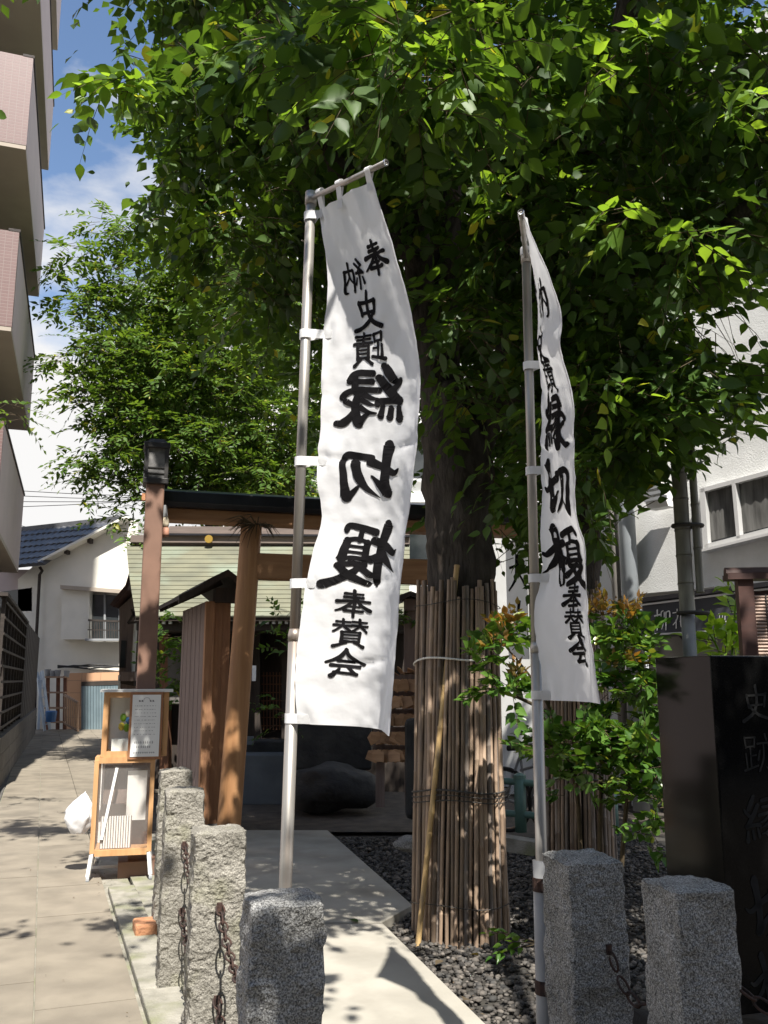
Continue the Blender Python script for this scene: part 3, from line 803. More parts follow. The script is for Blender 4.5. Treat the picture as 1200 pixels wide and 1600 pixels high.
# --- power lines across the sky
for i, (a, c) in enumerate((((30, 764), (200, 772)), ((30, 772), (220, 778)), ((30, 781), (240, 780)), ((30, 789), (200, 781)), ((30, 818), (110, 834)), ((30, 826), (90, 836)))):
    pa, pb = px(*a, 46), px(*c, 46)
    pa = pa + (pa - pb) * .6; pb = pb + (pb - pa) * .3
    pts = [pa.lerp(pb, t / 6) - UP * (.12 * math.sin(math.pi * t / 6)) for t in range(7)]
    tag(MB().tube(pts, .02, 5).build('power_line', m_cable), ('topmost', 'second highest', 'third highest', 'fourth highest', 'upper roof level', 'lowest roof level')[i] + ' thin black power line crossing the sky above the cream house', 'cable', 'power lines over the house')

# ================================================================ OBJECTS
# --- torii
TC = px(361, 1100, 8.2); TC.z = 0
def tp(r_, s_, z):
    return TC + S_RT * r_ + S_DIR * s_ + UP * z
TO = empty('torii_gate', tp(1.1, 0, 0), 'brown timber torii gate with dark metal cap over the path', 'torii')
zt = 2.985
for sgn, x0 in ((1, 0.0), (-1, 2.35)):
    pts = [tp(x0 + sgn * .14 * (i / 8), 0, zt * i / 8) for i in range(9)]
    b = MB(); b.tube(pts, [.106 - .008 * i / 8 for i in range(9)], 20); b.build('pillar', m_torii, TO, smooth=True)
    b = MB(); b.tube_z(tp(x0, 0, 0), [(.15, 0), (.15, .06), (.12, .08)], 20); b.build('pillar_base', m_granite_d, TO)
b = MB(); b.box(tp(1.18, 0, zt + .035), (3.96, .2, .11), S_RT, S_DIR); b.build('lintel', m_torii_beam, TO, bevel=.01)
b = MB(); pr = [(-.15, .09), (.15, .09), (.19, .13), (.17, .23), (.06, .27), (-.06, .27), (-.17, .23), (-.19, .13)]
b.prism([tp(-.82, p[0], zt + p[1]) for p in pr], S_RT * 4.04); b.build('metal_cap', m_cap, TO, bevel=.008)
b = MB(); b.box(tp(1.18, 0, 2.58), (2.1, .13, .24), S_RT, S_DIR); b.build('tie_beam', m_torii_beam, TO, bevel=.008)
# dry wreath tied to the pillar head
wr = MB()
for k in range(46):
    a = random.uniform(0, 6.28); c0 = tp(.17 + .05 * math.cos(a), -.13, zt - .03)
    L_ = random.uniform(.12, .3)
    d1 = Vector((math.cos(a) * .8, -.5, random.uniform(-.9, .5))).normalized()
    p1 = c0 + d1 * L_ * .5; p2 = p1 + (d1 + Vector((0, 0, -.8))).normalized() * L_ * .5
    wr.tube([c0, p1, p2], [.006, .004, .0015], 4)
tag(wr.build('dry_sprig', m_twig), 'dry brown straw sprig tied to the left torii pillar head', 'straw sprig')

# --- lamp post
lp = px(219, 1250, 7.7); lp.z = 0
LP = empty('lamp_post', lp, 'square brown lamp post with black box lantern by torii', 'street lamp')
def lpp(x, y, z): return lp + S_RT * x + S_DIR * y + UP * z
HP = px(240, 758, 7.7).z
b = MB(); b.box(lpp(0, 0, HP / 2), (.155, .155, HP), S_RT, S_DIR); b.build('post', m_lamp, LP, bevel=.012)
b = MB(); b.box(lpp(0, 0, .06), (.3, .3, .12), S_RT, S_DIR); b.build('base', m_lamp, LP)
la = MB(); la.box(lpp(0, 0, HP + .02), (.215, .215, .05), S_RT, S_DIR)
lan = la.build('lantern', m_lampd, LP, bevel=.006)
b = MB(); b.box(lpp(0, 0, HP + .34), (.225, .225, .05), S_RT, S_DIR); b.build('lantern_head', m_lampd, lan, bevel=.006)
for sx_, sy_ in ((-1, -1), (1, -1), (1, 1), (-1, 1)):
    b = MB(); b.box(lpp(sx_ * .085, sy_ * .085, HP + .18), (.032, .032, .28), S_RT, S_DIR); b.build('lantern_corner', m_lampd, lan)
b = MB(); b.box(lpp(0, -.075, HP + .18), (.138, .01, .28), S_RT, S_DIR); b.build('pane', m_glassw, lan)
for x in (-.09, .09):
    b = MB(); b.box(lpp(x, 0, HP + .18), (.012, .138, .28), S_RT, S_DIR); b.build('side_panel', m_lampd, lan)
for k in range(2):
    b = MB(); b.box(lpp(0, -.084, HP + .09 + k * .05), (.138, .012, .008), S_RT, S_DIR); b.build('glazing_bar', m_lampd, lan)
for k in range(4):
    b = MB(); b.box(lpp(-.098, 0, HP + .08 + k * .065), (.01, .05, .03), S_RT, S_DIR); b.build('vent_slot', m_grey, lan)
b = MB(); b.box(lpp(0, 0, HP + .38), (.2, .2, .05), S_RT, S_DIR, UP, .55); b.build('lantern_cap', m_lampd, lan)
b = MB(); b.box(lpp(-.095, -.03, HP - .12), (.03, .06, .06), S_RT, S_DIR); b.build('switch_box', m_orange, LP)
bl = px(258, 826, 7.75)
bu = empty('small_lamp', bl, 'small cream bulb lamp in terracotta socket beside the brown post', 'lamp')
b = MB(); b.tube_z(px(258, 838, 7.75), [(.03, -.0), (.034, .02), (.03, .075)], 12); b.build('socket', m_terra, bu, smooth=True)
b = MB(); b.tube_z(px(258, 824, 7.75), [(.03, 0), (.034, .03), (.03, .07), (.018, .095), (.004, .1)], 12); b.build('bulb', m_bulb, bu, smooth=True)
b = MB(); b.tube([px(257, 838, 7.75), px(249, 839, 7.75)], .012, 6); b.build('bracket', m_terra, bu)
b = MB(); b.bar(px(257, 790, 7.75), px(258, 808, 7.75), .035, .05); b.build('hanger', m_grey, bu)

# --- roofed timber notice board beside the torii pillar, seen nearly edge on
cb = px(312, 1235, 8.75); cb.z = 0
CD = Vector((math.sin(R(-22)), math.cos(R(-22)), 0)); CRt = Vector((CD.y, -CD.x, 0))
CB = empty('notice_cabinet', cb, 'tall weathered timber notice cabinet with small dark gabled roof', 'cabinet')
def cbp(x, y, z): return cb + CRt * x + CD * y + UP * z
HC = 2.08
for k in range(11):
    b = MB(); b.box(cbp(.012 + .003 * (k % 2), .1 + k * .118, .22 + HC / 2), (.03, .115, HC), CRt, CD); b.build('side_board', m_board, CB)  # greyer than the front boards: shade of this face put into the colour
b = MB(); b.box(cbp(.035, .0, .22 + HC / 2), (.085, .075, HC), CRt, CD); b.build('corner_post', m_boardred, CB)
for k, x in enumerate((.125, .205)):
    b = MB(); b.box(cbp(x, .03 + .008 * k, .22 + HC / 2 + .02), (.078, .05, HC + .04), CRt, CD); b.build('front_board', m_boardred, CB)
b = MB(); b.box(cbp(.235, .75, .22 + HC / 2), (.03, 1.3, HC), CRt, CD); b.build('rear_panel', m_boardred, CB)
b = MB(); b.box(cbp(.12, .7, .11), (.34, 1.5, .22), CRt, CD); b.build('plinth', m_wallbase, CB)
b = MB(); b.box(cbp(.2, -.03, 2.36), (.26, .12, .14), CRt, CD); b.build('head_beam', m_darkwood, CB)
for nm, pp in (('roof_slope', [(.16, 2.60), (.02, 2.525), (-.15, 2.41), (-.30, 2.33)]), ('short_roof_slope', [(.16, 2.60), (.26, 2.53), (.40, 2.42)])):
    b = MB(); b.prism([cbp(x, -.2, z) for x, z in pp] + [cbp(x, -.2, z - .04) for x, z in pp[::-1]], CD * 1.75); b.build(nm, m_roofdark, CB)
    b = MB(); b.prism([cbp(x, -.215, z - .005) for x, z in pp] + [cbp(x, -.215, z - .07) for x, z in pp[::-1]], CD * .03); b.build('bargeboard', m_darkwood, CB)
for y in (.1, .7, 1.3):
    b = MB(); b.bar(cbp(.16, y, 2.5), cbp(-.26, y, 2.3), .05, .05); b.build('rafter', m_darkwood, CB)
hy = empty('hydrangea', px(352, 1068, 9.6), 'small blue hydrangea heads between the cabinet and torii pillar', 'flower')
for i in range(2):
    b = MB(); c = px(352, 1060 + 14 * i, 9.6)
    for k in range(22):
        a, e_ = random.uniform(0, 6.28), random.uniform(-1, 1); r_ = .055
        b.box(c + Vector((math.cos(a) * r_ * math.sqrt(1 - e_ * e_), math.sin(a) * r_ * math.sqrt(1 - e_ * e_), e_ * r_)), (.03, .03, .012))
    b.build('flower_head', M('hydrangea_blue', (.22, .36, .62), rough=.7) if i == 0 else bpy.data.materials['hydrangea_blue'], hy)
b = MB(); b.tube([px(352, 1240, 9.6), px(352, 1068, 9.6)], .012, 5); b.build('stem', m_twig, hy)

# --- granite bollards
def bollard(u, v, Y, wd, h, mat, label, group, chip=.010, tilt=0.0, seed=0):
    c = px(u, v, Y); c.z = 0
    n, m_ = 18, 56
    ax, ay = S_RT, S_DIR
    vs_, fs, idx = [], [], {}
    def pt(i, j, k):
        key = (i, j, k)
        if key in idx: return idx[key]
        x, y, z = (i / n - .5), (j / n - .5), k / m_
        cx = 1 - .05 * z
        p = Vector((x * wd * cx, y * wd * cx, z * h))
        # rounded arris
        ex_, ey_ = abs(x) * 2, abs(y) * 2
        cr_ = max(0, ex_ + ey_ - 1.86) * .5
        p.x *= 1 - cr_ * .5; p.y *= 1 - cr_ * .5
        if k == m_: p.z -= .012 * max(ex_, ey_) ** 4
        q = p * 1.0 + Vector((seed * 3.1, seed * 1.7, seed))
        d = Vector((noise.noise(q * 11), noise.noise(q * 11 + V3((9, 0, 0))), noise.noise(q * 11 + V3((0, 9, 0))))) * chip * .8
        d += Vector((noise.noise(q * 45), noise.noise(q * 45 + V3((5, 0, 0))), noise.noise(q * 45 + V3((0, 5, 0))))) * chip * .6
        if ex_ + ey_ > 1.6: d += (Vector((-x, -y, 0))) * max(0, noise.noise(q * 17 + V3((3, 3, 3)))) * chip * 2.2
        vd = noise.voronoi(q * 15)[0]; fa_ = min(.5, vd[1] - vd[0]); out_n = Vector((x if ex_ > .98 else 0, y if ey_ > .98 else 0, 0))
        if out_n.length > 0: d += out_n.normalized() * (fa_ - .25) * chip * 1.1
        if k == 0: d.z = 0
        p += d
        idx[key] = len(vs_); vs_.append(c + ax * (p.x + tilt * p.z) + ay * p.y + UP * p.z)
        return idx[key]
    for k in range(m_):
        for i in range(n):
            fs.append((pt(i, 0, k), pt(i + 1, 0, k), pt(i + 1, 0, k + 1), pt(i, 0, k + 1)))
            fs.append((pt(i + 1, n, k), pt(i, n, k), pt(i, n, k + 1), pt(i + 1, n, k + 1)))
            fs.append((pt(0, i + 1, k), pt(0, i, k), pt(0, i, k + 1), pt(0, i + 1, k + 1)))
            fs.append((pt(n, i, k), pt(n, i + 1, k), pt(n, i + 1, k + 1), pt(n, i, k + 1)))
    for i in range(n):
        for j in range(n):
            fs.append((pt(i, j, m_), pt(i + 1, j, m_), pt(i + 1, j + 1, m_), pt(i, j + 1, m_)))
    b = MB(); b.add(vs_, fs)
    o = b.build('bollard', mat, smooth=True, org=(c.x, c.y, 0))
    o.data.set_sharp_from_angle(angle=R(16))
    return tag(o, label, 'bollard', group), c
GB = 'granite bollards along the path'
B1, c1 = bollard(436, 1415, 2.55, .207, .985, m_granite_d, 'shaded grey granite bollard in front of the aluminium banner pole', GB, .010, .01, 1)
B2, c2 = bollard(341, 1300, 3.66, .207, .985, m_granite_l, 'sunlit granite bollard with rusty chain at its middle', GB, .010, .0, 2)
B3, c3_ = bollard(288, 1240, 4.95, .207, .985, m_granite_l, 'sunlit granite bollard standing on the orange brick edge', GB, .010, 0, 3)
B4, c4 = bollard(274, 1212, 6.0, .21, .985, m_granite_l, 'mossy topped granite bollard close behind the menu stand', GB, .012, 0, 4)
B5, c5 = bollard(914, 1350, 3.12, .212, .985, m_granite_d, 'shaded granite bollard fixed to the white banner sleeve', GB, .010, -.01, 5)
B6, c6 = bollard(1073, 1395, 2.72, .2, .985, m_granite_d, 'granite bollard with clean corner before the black monument', GB, .008, 0, 6)
stc = MB(); stc.add([c6 + S_DIR * -.107 + S_RT * x + UP * z + S_DIR * -.004 for x, z in ((-.03, .60), (.01, .63), (.01, .62), (.10, .62), (.10, .585), (.01, .585), (.01, .57))], [(0, 6, 5, 4, 3, 2, 1)])
stc.build('sticker', m_shutter, B6)
br = MB(); br.box(gp(226, 1452, .05), (.13, .2, .1), A_RT, A_DIR); tag(br.build('broken_brick', m_orange, bevel=.015), 'broken orange brick lying against the sunlit bollard foot', 'brick')

link_m = {}
def chain(a, b_, sag, label, n=None, group='rusty chains between bollards'):
    a, b_ = Vector(a), Vector(b_)
    L_ = (b_ - a).length
    n = n or max(6, int(L_ / .042))
    if 'l' not in link_m:
        q = MB(); q.torus((0, 0, 0), (0, 0, 1), .0155, .0042, 14, 6, 1.9, EX); link_m['l'] = q.mesh('link', m_rust, True)
    e = empty('chain', (a + b_) / 2 - UP * sag, label, 'chain', group)
    pts = [a.lerp(b_, i / n) - UP * (sag * 4 * (i / n) * (1 - i / n)) for i in range(n + 1)]
    for i in range(n):
        d = (pts[i + 1] - pts[i]); s_ = d.length; d.normalize()
        y = d.cross(UP).normalized(); z = d.cross(y)
        if i % 2: y, z = z, -y
        m4 = Matrix((d, y, z)).transposed()
        o = inst(link_m['l'], 'link', (pts[i] + pts[i + 1]) / 2, m4, e)
    for p, dr in ((pts[0], 1), (pts[-1], -1)):
        q = MB(); q.tube_z(p - UP * .02, [(.011, 0), (.011, .03)], 8); q.build('eye_plate', m_rust, e)
    return e
def pairs(c, d, lab):
    n = (d - c).normalized()
    for z, t in ((.72, 'upper'), (.40, 'lower')):
        chain(c + n * .10 + UP * z, d - n * .10 + UP * z, .13 if z > .5 else .12, t + ' rusty chain ' + lab)
pairs(c1, c2, 'from the shaded bollard to the next sunlit one')
pairs(c2, c3_, 'between the two foremost sunlit bollards')
pairs(c3_, c4, 'from the brick edge bollard to the mossy bollard')
pairs(c6, c5, 'between the two shaded right bollards')
ce = c6 + Vector((.85, -.45, 0)); pairs(c6 + Vector((.02, 0, 0)), ce, 'from the clean cornered bollard past the monument')

# --- black monument with engraved characters
sc_ = px(1128, 1300, 3.85); sc_.z = 0
ST = empty('stone_monument', sc_, 'tall polished black granite monument with engraved characters', 'monument')
def stp(x, y, z): return sc_ + S_RT * x + S_DIR * y + UP * z
HS = px(1110, 1024, 3.85).z
b = MB(); b.box(stp(.21, .21, .12 + HS / 2), (.42, .42, HS - .24), S_RT, S_DIR); b.build('slab', m_stele, ST, bevel=.006)
b = MB(); b.box(stp(.21, .21, .06), (.7, .7, .12), S_RT, S_DIR); b.build('plinth', m_rock, ST, bevel=.01)

# brush strokes: x right, y down, in a 100 box; (x, y, width)
GL = {
'縁': [[(25,4,9),(19,16,13),(12,29,11)],[(1,30,5),(5,36,9),(14,44,9)],[(34,22,10),(22,42,13),(6,64,11)],[(5,63,9),(24,61,9),(36,61,10),(39,67,5)],[(31,68,6),(35,84,9)],[(19,73,7),(22,88,9)],[(7,74,7),(6,92,12)],
 [(45,13,9),(65,9,10),(74,12,11),(80,22,7)],[(72,12,9),(72,39,10)],[(47,26,8),(68,23,8)],[(37,42,8),(64,37,9),(82,39,9),(91,47,8)],[(38,56,3),(46,54,6),(60,45,8)],[(42,66,2),(50,63,6),(64,53,8)],[(42,79,3),(52,76,6),(66,65,8)],
 [(66,43,9),(72,62,11),(69,84,13),(66,94,11)],[(66,93,12),(60,86,9),(50,77,4)],[(85,54,8),(76,60,8),(68,57,8)],[(68,60,6),(78,79,10),(90,90,12),(97,90,8)]],
'切': [[(1,47,3),(11,52,10),(30,40,11),(47,31,12)],[(20,4,16),(25,34,15),(27,62,14),(25,82,15)],[(25,84,15),(34,72,12),(49,54,3)],[(50,23,10),(70,18,11),(85,16,11),(94,26,8)],[(93,26,9),(91,50,11),(88,88,14)],[(88,90,13),(80,84,9),(69,72,4)],[(72,30,12),(68,52,13),(58,74,9),(38,92,1)]],
'榎': [[(1,44,3),(9,47,9),(24,36,10),(41,28,10)],[(23,4,12),(30,32,12),(33,58,12),(35,90,10),(35,95,5)],[(29,42,8),(20,60,9),(1,77,1)],[(31,47,6),(44,56,11)],[(42,15,9),(58,9,9),(76,5,9),(80,13,6)],[(60,11,6),(62,27,7)],[(51,31,8),(53,58,8)],[(52,30,5),(66,25,6),(77,27,7)],[(77,27,8),(80,56,10)],[(56,38,4),(72,36,4)],[(56,47,4),(72,45,4)],[(51,57,7),(68,54,6),(80,56,7)],[(68,60,6),(56,70,8),(44,80,8)],[(52,65,6),(66,63,7),(82,66,8)],[(82,67,8),(68,82,10),(48,93,8)],[(58,68,6),(72,82,10),(96,96,11)]],
'奉': [[(29,15,6),(70,12,8)],[(27,28,7),(72,25,8)],[(8,43,8),(50,39,8),(92,40,10)],[(50,1,8),(50,42,8)],[(46,28,7),(34,52,9),(6,74,11)],[(56,42,6),(74,62,9),(97,74,5)],[(36,61,6),(66,58,7)],[(28,77,8),(74,73,9)],[(50,48,9),(51,97,7)]],
'納': [[(24,2,7),(12,20,8)],[(36,12,6),(12,40,8)],[(12,21,5),(30,40,5)],[(8,44,7),(36,40,7)],[(24,40,7),(24,90,6)],[(12,56,5),(6,76,8)],[(36,54,5),(42,72,7)],[(50,28,8),(51,92,8)],[(50,28,6),(92,24,8)],[(91,24,8),(91,84,9),(80,92,4)],[(71,2,8),(68,44,7),(54,66,4)],[(70,44,5),(84,64,7)]],
'史': [[(20,28,9),(26,60,9)],[(20,29,7),(82,25,9)],[(81,24,10),(75,56,9)],[(26,55,7),(75,52,7)],[(50,1,9),(52,44,10),(38,76,11),(6,97,11)],[(30,60,7),(56,80,11),(97,93,9)]],
'蹟': [[(6,12,7),(9,36,7)],[(6,13,6),(38,11,7)],[(37,11,7),(34,34,7)],[(9,34,6),(34,32,6)],[(22,34,7),(22,82,7)],[(22,54,6),(38,52,6)],[(8,48,7),(10,88,7)],[(3,90,9),(42,76,7)],[(48,12,6),(94,9,7)],[(50,22,6),(90,20,6)],[(44,34,6),(98,31,8)],[(70,2,7),(70,34,7)],[(54,42,7),(55,80,7)],[(54,42,5),(88,40,6)],[(87,40,7),(87,80,8)],[(56,53,5),(86,52,5)],[(56,64,5),(86,63,5)],[(54,77,6),(88,75,6)],[(62,80,6),(44,98,8)],[(78,80,6),(97,97,9)]],
'賛': [[(8,12,6),(46,9,7)],[(4,26,7),(48,23,7)],[(27,1,7),(26,24,8),(6,46,8)],[(28,26,6),(46,42,7)],[(54,11,6),(92,9,7)],[(52,25,7),(97,22,8)],[(74,1,7),(72,24,8),(54,42,7)],[(76,25,6),(98,45,7)],[(26,48,8),(27,84,8)],[(26,48,6),(76,46,7)],[(75,46,8),(75,84,9)],[(30,58,5),(74,57,5)],[(30,69,5),(74,68,5)],[(26,81,7),(76,79,7)],[(38,84,7),(12,99,10)],[(62,84,7),(94,98,10)]],
'会': [[(50,1,10),(38,26,11),(4,52,11)],[(50,4,10),(66,28,12),(97,48,8)],[(32,44,9),(68,41,10)],[(14,62,9),(84,58,11)],[(46,62,9),(26,88,11)],[(24,88,10),(78,82,9)],[(66,70,7),(86,96,13)]],
'跡': [[(6,8,6),(9,34,6)],[(6,9,5),(38,8,6)],[(37,8,6),(34,32,6)],[(9,32,5),(34,30,5)],[(22,34,6),(22,84,6)],[(22,54,5),(38,52,5)],[(8,48,6),(10,88,6)],[(3,90,7),(42,78,6)],[(68,1,7),(72,14,8)],[(44,24,6),(97,20,7)],[(62,24,6),(60,60,7),(46,92,6)],[(78,24,7),(78,88,7),(68,82,3)],[(50,42,6),(44,64,7)],[(88,40,6),(98,64,8)]],
'柳': [[(2,30,5),(34,26,5)],[(18,4,6),(18,96,5)],[(18,34,4),(2,66,3)],[(20,40,4),(32,54,5)],[(54,10,4),(42,20,5),(44,76,5),(56,66,3)],[(62,18,5),(60,56,5),(46,94,3)],[(72,18,6),(72,99,4)],[(72,18,4),(94,16,5),(94,62,5),(84,56,3)]],
'花': [[(4,20,4),(96,16,5)],[(32,4,5),(34,32,4)],[(66,2,5),(64,30,4)],[(38,34,5),(28,60,5),(6,80,4)],[(26,58,6),(26,98,5)],[(84,42,4),(54,66,5)],[(58,34,6),(58,84,6),(70,94,7),(96,90,6),(94,74,3)]],
'm': [[(4,15,9),(96,15,9)],[(14,15,8),(10,85,8)],[(48,15,8),(50,85,8)],[(82,15,8),(80,80,9),(99,88,9)],[(10,60,6),(40,62,6)]],
}

def _cr(p, n=6):
    if len(p) == 2: p = [p[0], tuple((a + b) / 2 for a, b in zip(*p)), p[1]]
    q = [p[0]] + list(p) + [p[-1]]; o = []
    for i in range(1, len(q) - 2):
        a, b, c, d = q[i - 1:i + 3]
        for k in range(n):
            t = k / n
            o.append(tuple(.5 * (2 * b[j] + (c[j] - a[j]) * t + (2 * a[j] - 5 * b[j] + 4 * c[j] - d[j]) * t * t + (-a[j] + 3 * b[j] - 3 * c[j] + d[j]) * t ** 3) for j in range(3)))
    o.append(tuple(p[-1])); return o
def glyph2d(ch, fat=1.0):
    VV, FF = [], []
    for S in GL[ch]:
        P = _cr(S); base = len(VV); vs_ = []
        n = len(P)
        for i, (x, y, w_) in enumerate(P):
            a = P[max(i - 1, 0)]; c = P[min(i + 1, n - 1)]
            dx, dy = c[0] - a[0], c[1] - a[1]; l = math.hypot(dx, dy) or 1
            e_ = min(i, n - 1 - i) / (n - 1)
            w_ = w_ * fat * (1 + .16 * max(0, 1 - e_ * 5))
            vs_ += [(x - dy / l * w_ / 2, y + dx / l * w_ / 2), (x + dy / l * w_ / 2, y - dx / l * w_ / 2)]
            if i: FF.append((base + 2 * i - 2, base + 2 * i - 1, base + 2 * i + 1, base + 2 * i))
        for e_ in (0, n - 1):
            x, y, w_ = P[e_]; q = P[1 if e_ == 0 else n - 2]; a0 = math.atan2(y - q[1], x - q[0]); w_ *= fat * 1.16
            c = base + len(vs_); vs_.append((x, y))
            for k in range(7):
                a = a0 - math.pi / 2 + math.pi * k / 6
                vs_.append((x + math.cos(a) * w_ * .42 + (.12 * w_ * math.cos(a0 + .7)) * (1 if 0 < k < 6 else 0), y + math.sin(a) * w_ * .5))
            for k in range(6): FF.append((c, c + 1 + k, c + 2 + k))
        VV += vs_
    return VV, FF
def glyph_on(ch, fn_, name, mat, parent, fat=1.0):
    """glyph mesh whose points come from fn_(x, y), both running 0..1"""
    v2, f2 = glyph2d(ch, fat)
    b = MB(); b.add([fn_(x / 100, y / 100) for x, y in v2], f2)
    return b.build(name, mat, parent)
for ch, vc, hh in (('史', 1100, .155), ('跡', 1180, .165), ('縁', 1283, .2), ('切', 1425, .25), ('榎', 1545, .25)):
    cc = px(1170, vc, 3.85).z
    glyph_on(ch, lambda x, y: stp(.21 + (x - .5) * hh, -.0025, cc - (y - .5) * hh), 'character', m_engr, ST, .8)

# awning lettering
for ch, uc, vc, hh in (('柳', 1035, 968, .24), ('花', 1062, 966, .22), ('m', 1129, 965, .12)):
    o_ = .515
    def fa(x, y):
        u = uc + (x - .5) * hh * 105; return sp(u, vc + (y - .5) * hh * 140 - (u - uc) * .09, o_)
    glyph_on(ch, fa, 'lettering', m_whitetxt, ao, 1.35 if ch != 'm' else 1.0)

# --- banners
def interp(tab, t):
    x = t * (len(tab) - 1); i = min(int(x), len(tab) - 2); f = x - i
    # smooth (catmull-rom)
    a, b, c, d = tab[max(i - 1, 0)], tab[i], tab[i + 1], tab[min(i + 2, len(tab) - 1)]
    return tuple(.5 * (2 * b[j] + (c[j] - a[j]) * f + (2 * a[j] - 5 * b[j] + 4 * c[j] - d[j]) * f * f + (-a[j] + 3 * b[j] - 3 * c[j] + d[j]) * f ** 3) for j in range(len(b)))
def resample(poly, n):
    out_ = []; ys = [p[1] for p in poly]
    for k in range(n):
        y = ys[0] + (ys[-1] - ys[0]) * k / (n - 1)
        i = 0
        while i < len(poly) - 2 and y > ys[i + 1]: i += 1
        f = (y - ys[i]) / (ys[i + 1] - ys[i])
        out_.append((poly[i][0] + (poly[i + 1][0] - poly[i][0]) * f, y))
    return out_
def make_banner(label, pole_uv, Yp, topz, edgeP, YPf, edgeF, YFf, straps, bar_end, mirror, layout, bulge, sleeve=False):
    pb = px(pole_uv[0], pole_uv[1], Yp); pt = px(pole_uv[2], pole_uv[3], Yp)
    d = (pt - pb); base = pb - d * (pb.z / d.z) if pb.z > 0 else pb
    root = empty('banner', (base.x, base.y, 0), label, 'banner', 'white festival banners on steel poles')
    pd = (pt - base).normalized()
    mid = base + (pt - base) * .52
    b = MB(); b.tube([base, mid], .0205, 14); po = b.build('pole', m_steel, root, smooth=True)
    b = MB(); b.tube([mid - pd * .01, pt], .0175, 14); b.build('upper_pole', m_steel, root, smooth=True)
    b = MB(); b.tube_z(mid - UP * .02, [(.0215, 0), (.0225, .02), (.018, .04)], 14); b.build('pole_joint', m_steel, root, smooth=True)
    b = MB(); b.tube([pt - pd * .035, pt + pd * .012], .021, 14); b.build('pole_cap', m_steel, root, smooth=True)
    be = px(*bar_end)
    b = MB(); b.tube([pt - pd * .012, be], .0095, 10, cap=True); b.build('crossbar', m_steel, root, smooth=True)
    bo = MB(); bdv = (be - pt).normalized(); bo.torus(be, bdv, .0085, .0028, 12, 5); bo.build('bar_end', m_chrome, root)
    NS, NT = 34, 150
    n_ = 16
    tp_ = [tuple(px(u, v, YPf(k / (n_ - 1)))) for k, (u, v) in enumerate(resample(edgeP, n_))]
    tf_ = [tuple(px(u, v, YFf(k / (n_ - 1)))) for k, (u, v) in enumerate(resample(edgeF, n_))]
    def P(s, t):
        a = Vector(interp(tp_, t)); c = Vector(interp(tf_, t))
        p = a.lerp(c, s)
        h = Vector((c.x - a.x, c.y - a.y, 0)); hn = Vector((-h.y, h.x, 0)).normalized()
        if (hn.y if mirror else hn.x) < 0: hn = -hn
        o_ = bulge(s, t)
        for tc_, am in ((.235, .006), (.355, .003), (.475, .007), (.60, .003), (.715, .006), (.868, .009)):
            o_ += am * math.exp(-((t - tc_ - .01 * math.sin(s * 5)) / .006) ** 2) * (.5 + .5 * math.sin(s * 9 + tc_ * 40))
        o_ += .009 * noise.noise(Vector((s * 4, t * 9, tp_[0][0]))) + .0045 * noise.noise(Vector((s * 9 + t * 8, t * 24, 3))) + .0022 * noise.noise(Vector((s * 20 - t * 15, t * 60, 8)))
        # pull towards each strap
        for ts in straps:
            o_ += .012 * math.exp(-((t - ts) / .025) ** 2) * math.exp(-s * 7) * math.sin(s * 40)
        return p + hn * o_
    grid = [P(i / NS, j / NT) for j in range(NT + 1) for i in range(NS + 1)]
    fs = [(j * (NS + 1) + i, j * (NS + 1) + i + 1, (j + 1) * (NS + 1) + i + 1, (j + 1) * (NS + 1) + i) for j in range(NT) for i in range(NS)]
    b = MB(); b.add(grid, fs); cl_ = b.build('cloth', m_cloth, root, smooth=True)
    # hem: a doubled strip just off the cloth along the free edge, both sides
    def Nn(s, t):
        e_ = 1e-3; du = P(min(s + e_, 1), t) - P(max(s - e_, 0), t); dv = P(s, min(t + e_, 1)) - P(s, max(t - e_, 0))
        return du.cross(dv).normalized()
    for (s0, s1, nm) in ((.955, .998, 'hem'),):
        b = MB()
        for side in (-1, 1):
            g_ = []
            for j in range(81):
                t = j / 80
                for s in (s0, s1): g_.append(P(s, t) + Nn(s, t) * .0012 * side)
            b.add(g_, [(2 * j, 2 * j + 1, 2 * j + 3, 2 * j + 2) for j in range(80)])
        b.build(nm, m_cloth, cl_, smooth=True)
    for ch, sc0, tcn, sw, th, fat in layout:
        sgn = -1 if mirror else 1
        b = MB(); v2, f2 = glyph2d(ch, fat)
        for side in (-1, 1):
            g_ = []
            for x, y in v2:
                s = min(max(sc0 + sgn * (x / 100 - .5) * sw, .002), .998); t = min(max(tcn + (y / 100 - .5) * th, 0), 1)
                g_.append(P(s, t) + Nn(s, t) * .0022 * side)
            b.add(g_, f2)
        b.build('character', m_ink, cl_, smooth=False)
    # straps round the pole
    for ts in straps:
        e_ = P(0.0, min(max(ts, .004), .996)); e2 = P(.07, min(max(ts, .004), .996))
        q = base + (pt - base) * ((e_.z - base.z) / (pt.z - base.z))
        dr = (e_ - q); dr.z = 0; gap = dr.length; dr.normalize(); pr_ = Vector((-dr.y, dr.x, 0))
        r_ = .0225
        ring = []
        for k in range(13):
            a = R(40) + (2 * math.pi - R(80)) * k / 12
            ring.append(q + dr * math.cos(a) * r_ + pr_ * math.sin(a) * r_)
        loop = [e2] + [e_] + ring + [e_, e2]
        b = MB(); g_ = []
        for p in loop: g_ += [p - UP * .0155, p + UP * .0155]
        b.add(g_, [(2 * k, 2 * k + 2, 2 * k + 3, 2 * k + 1) for k in range(len(loop) - 1)])
        b.build('strap', m_tape, root, smooth=False)
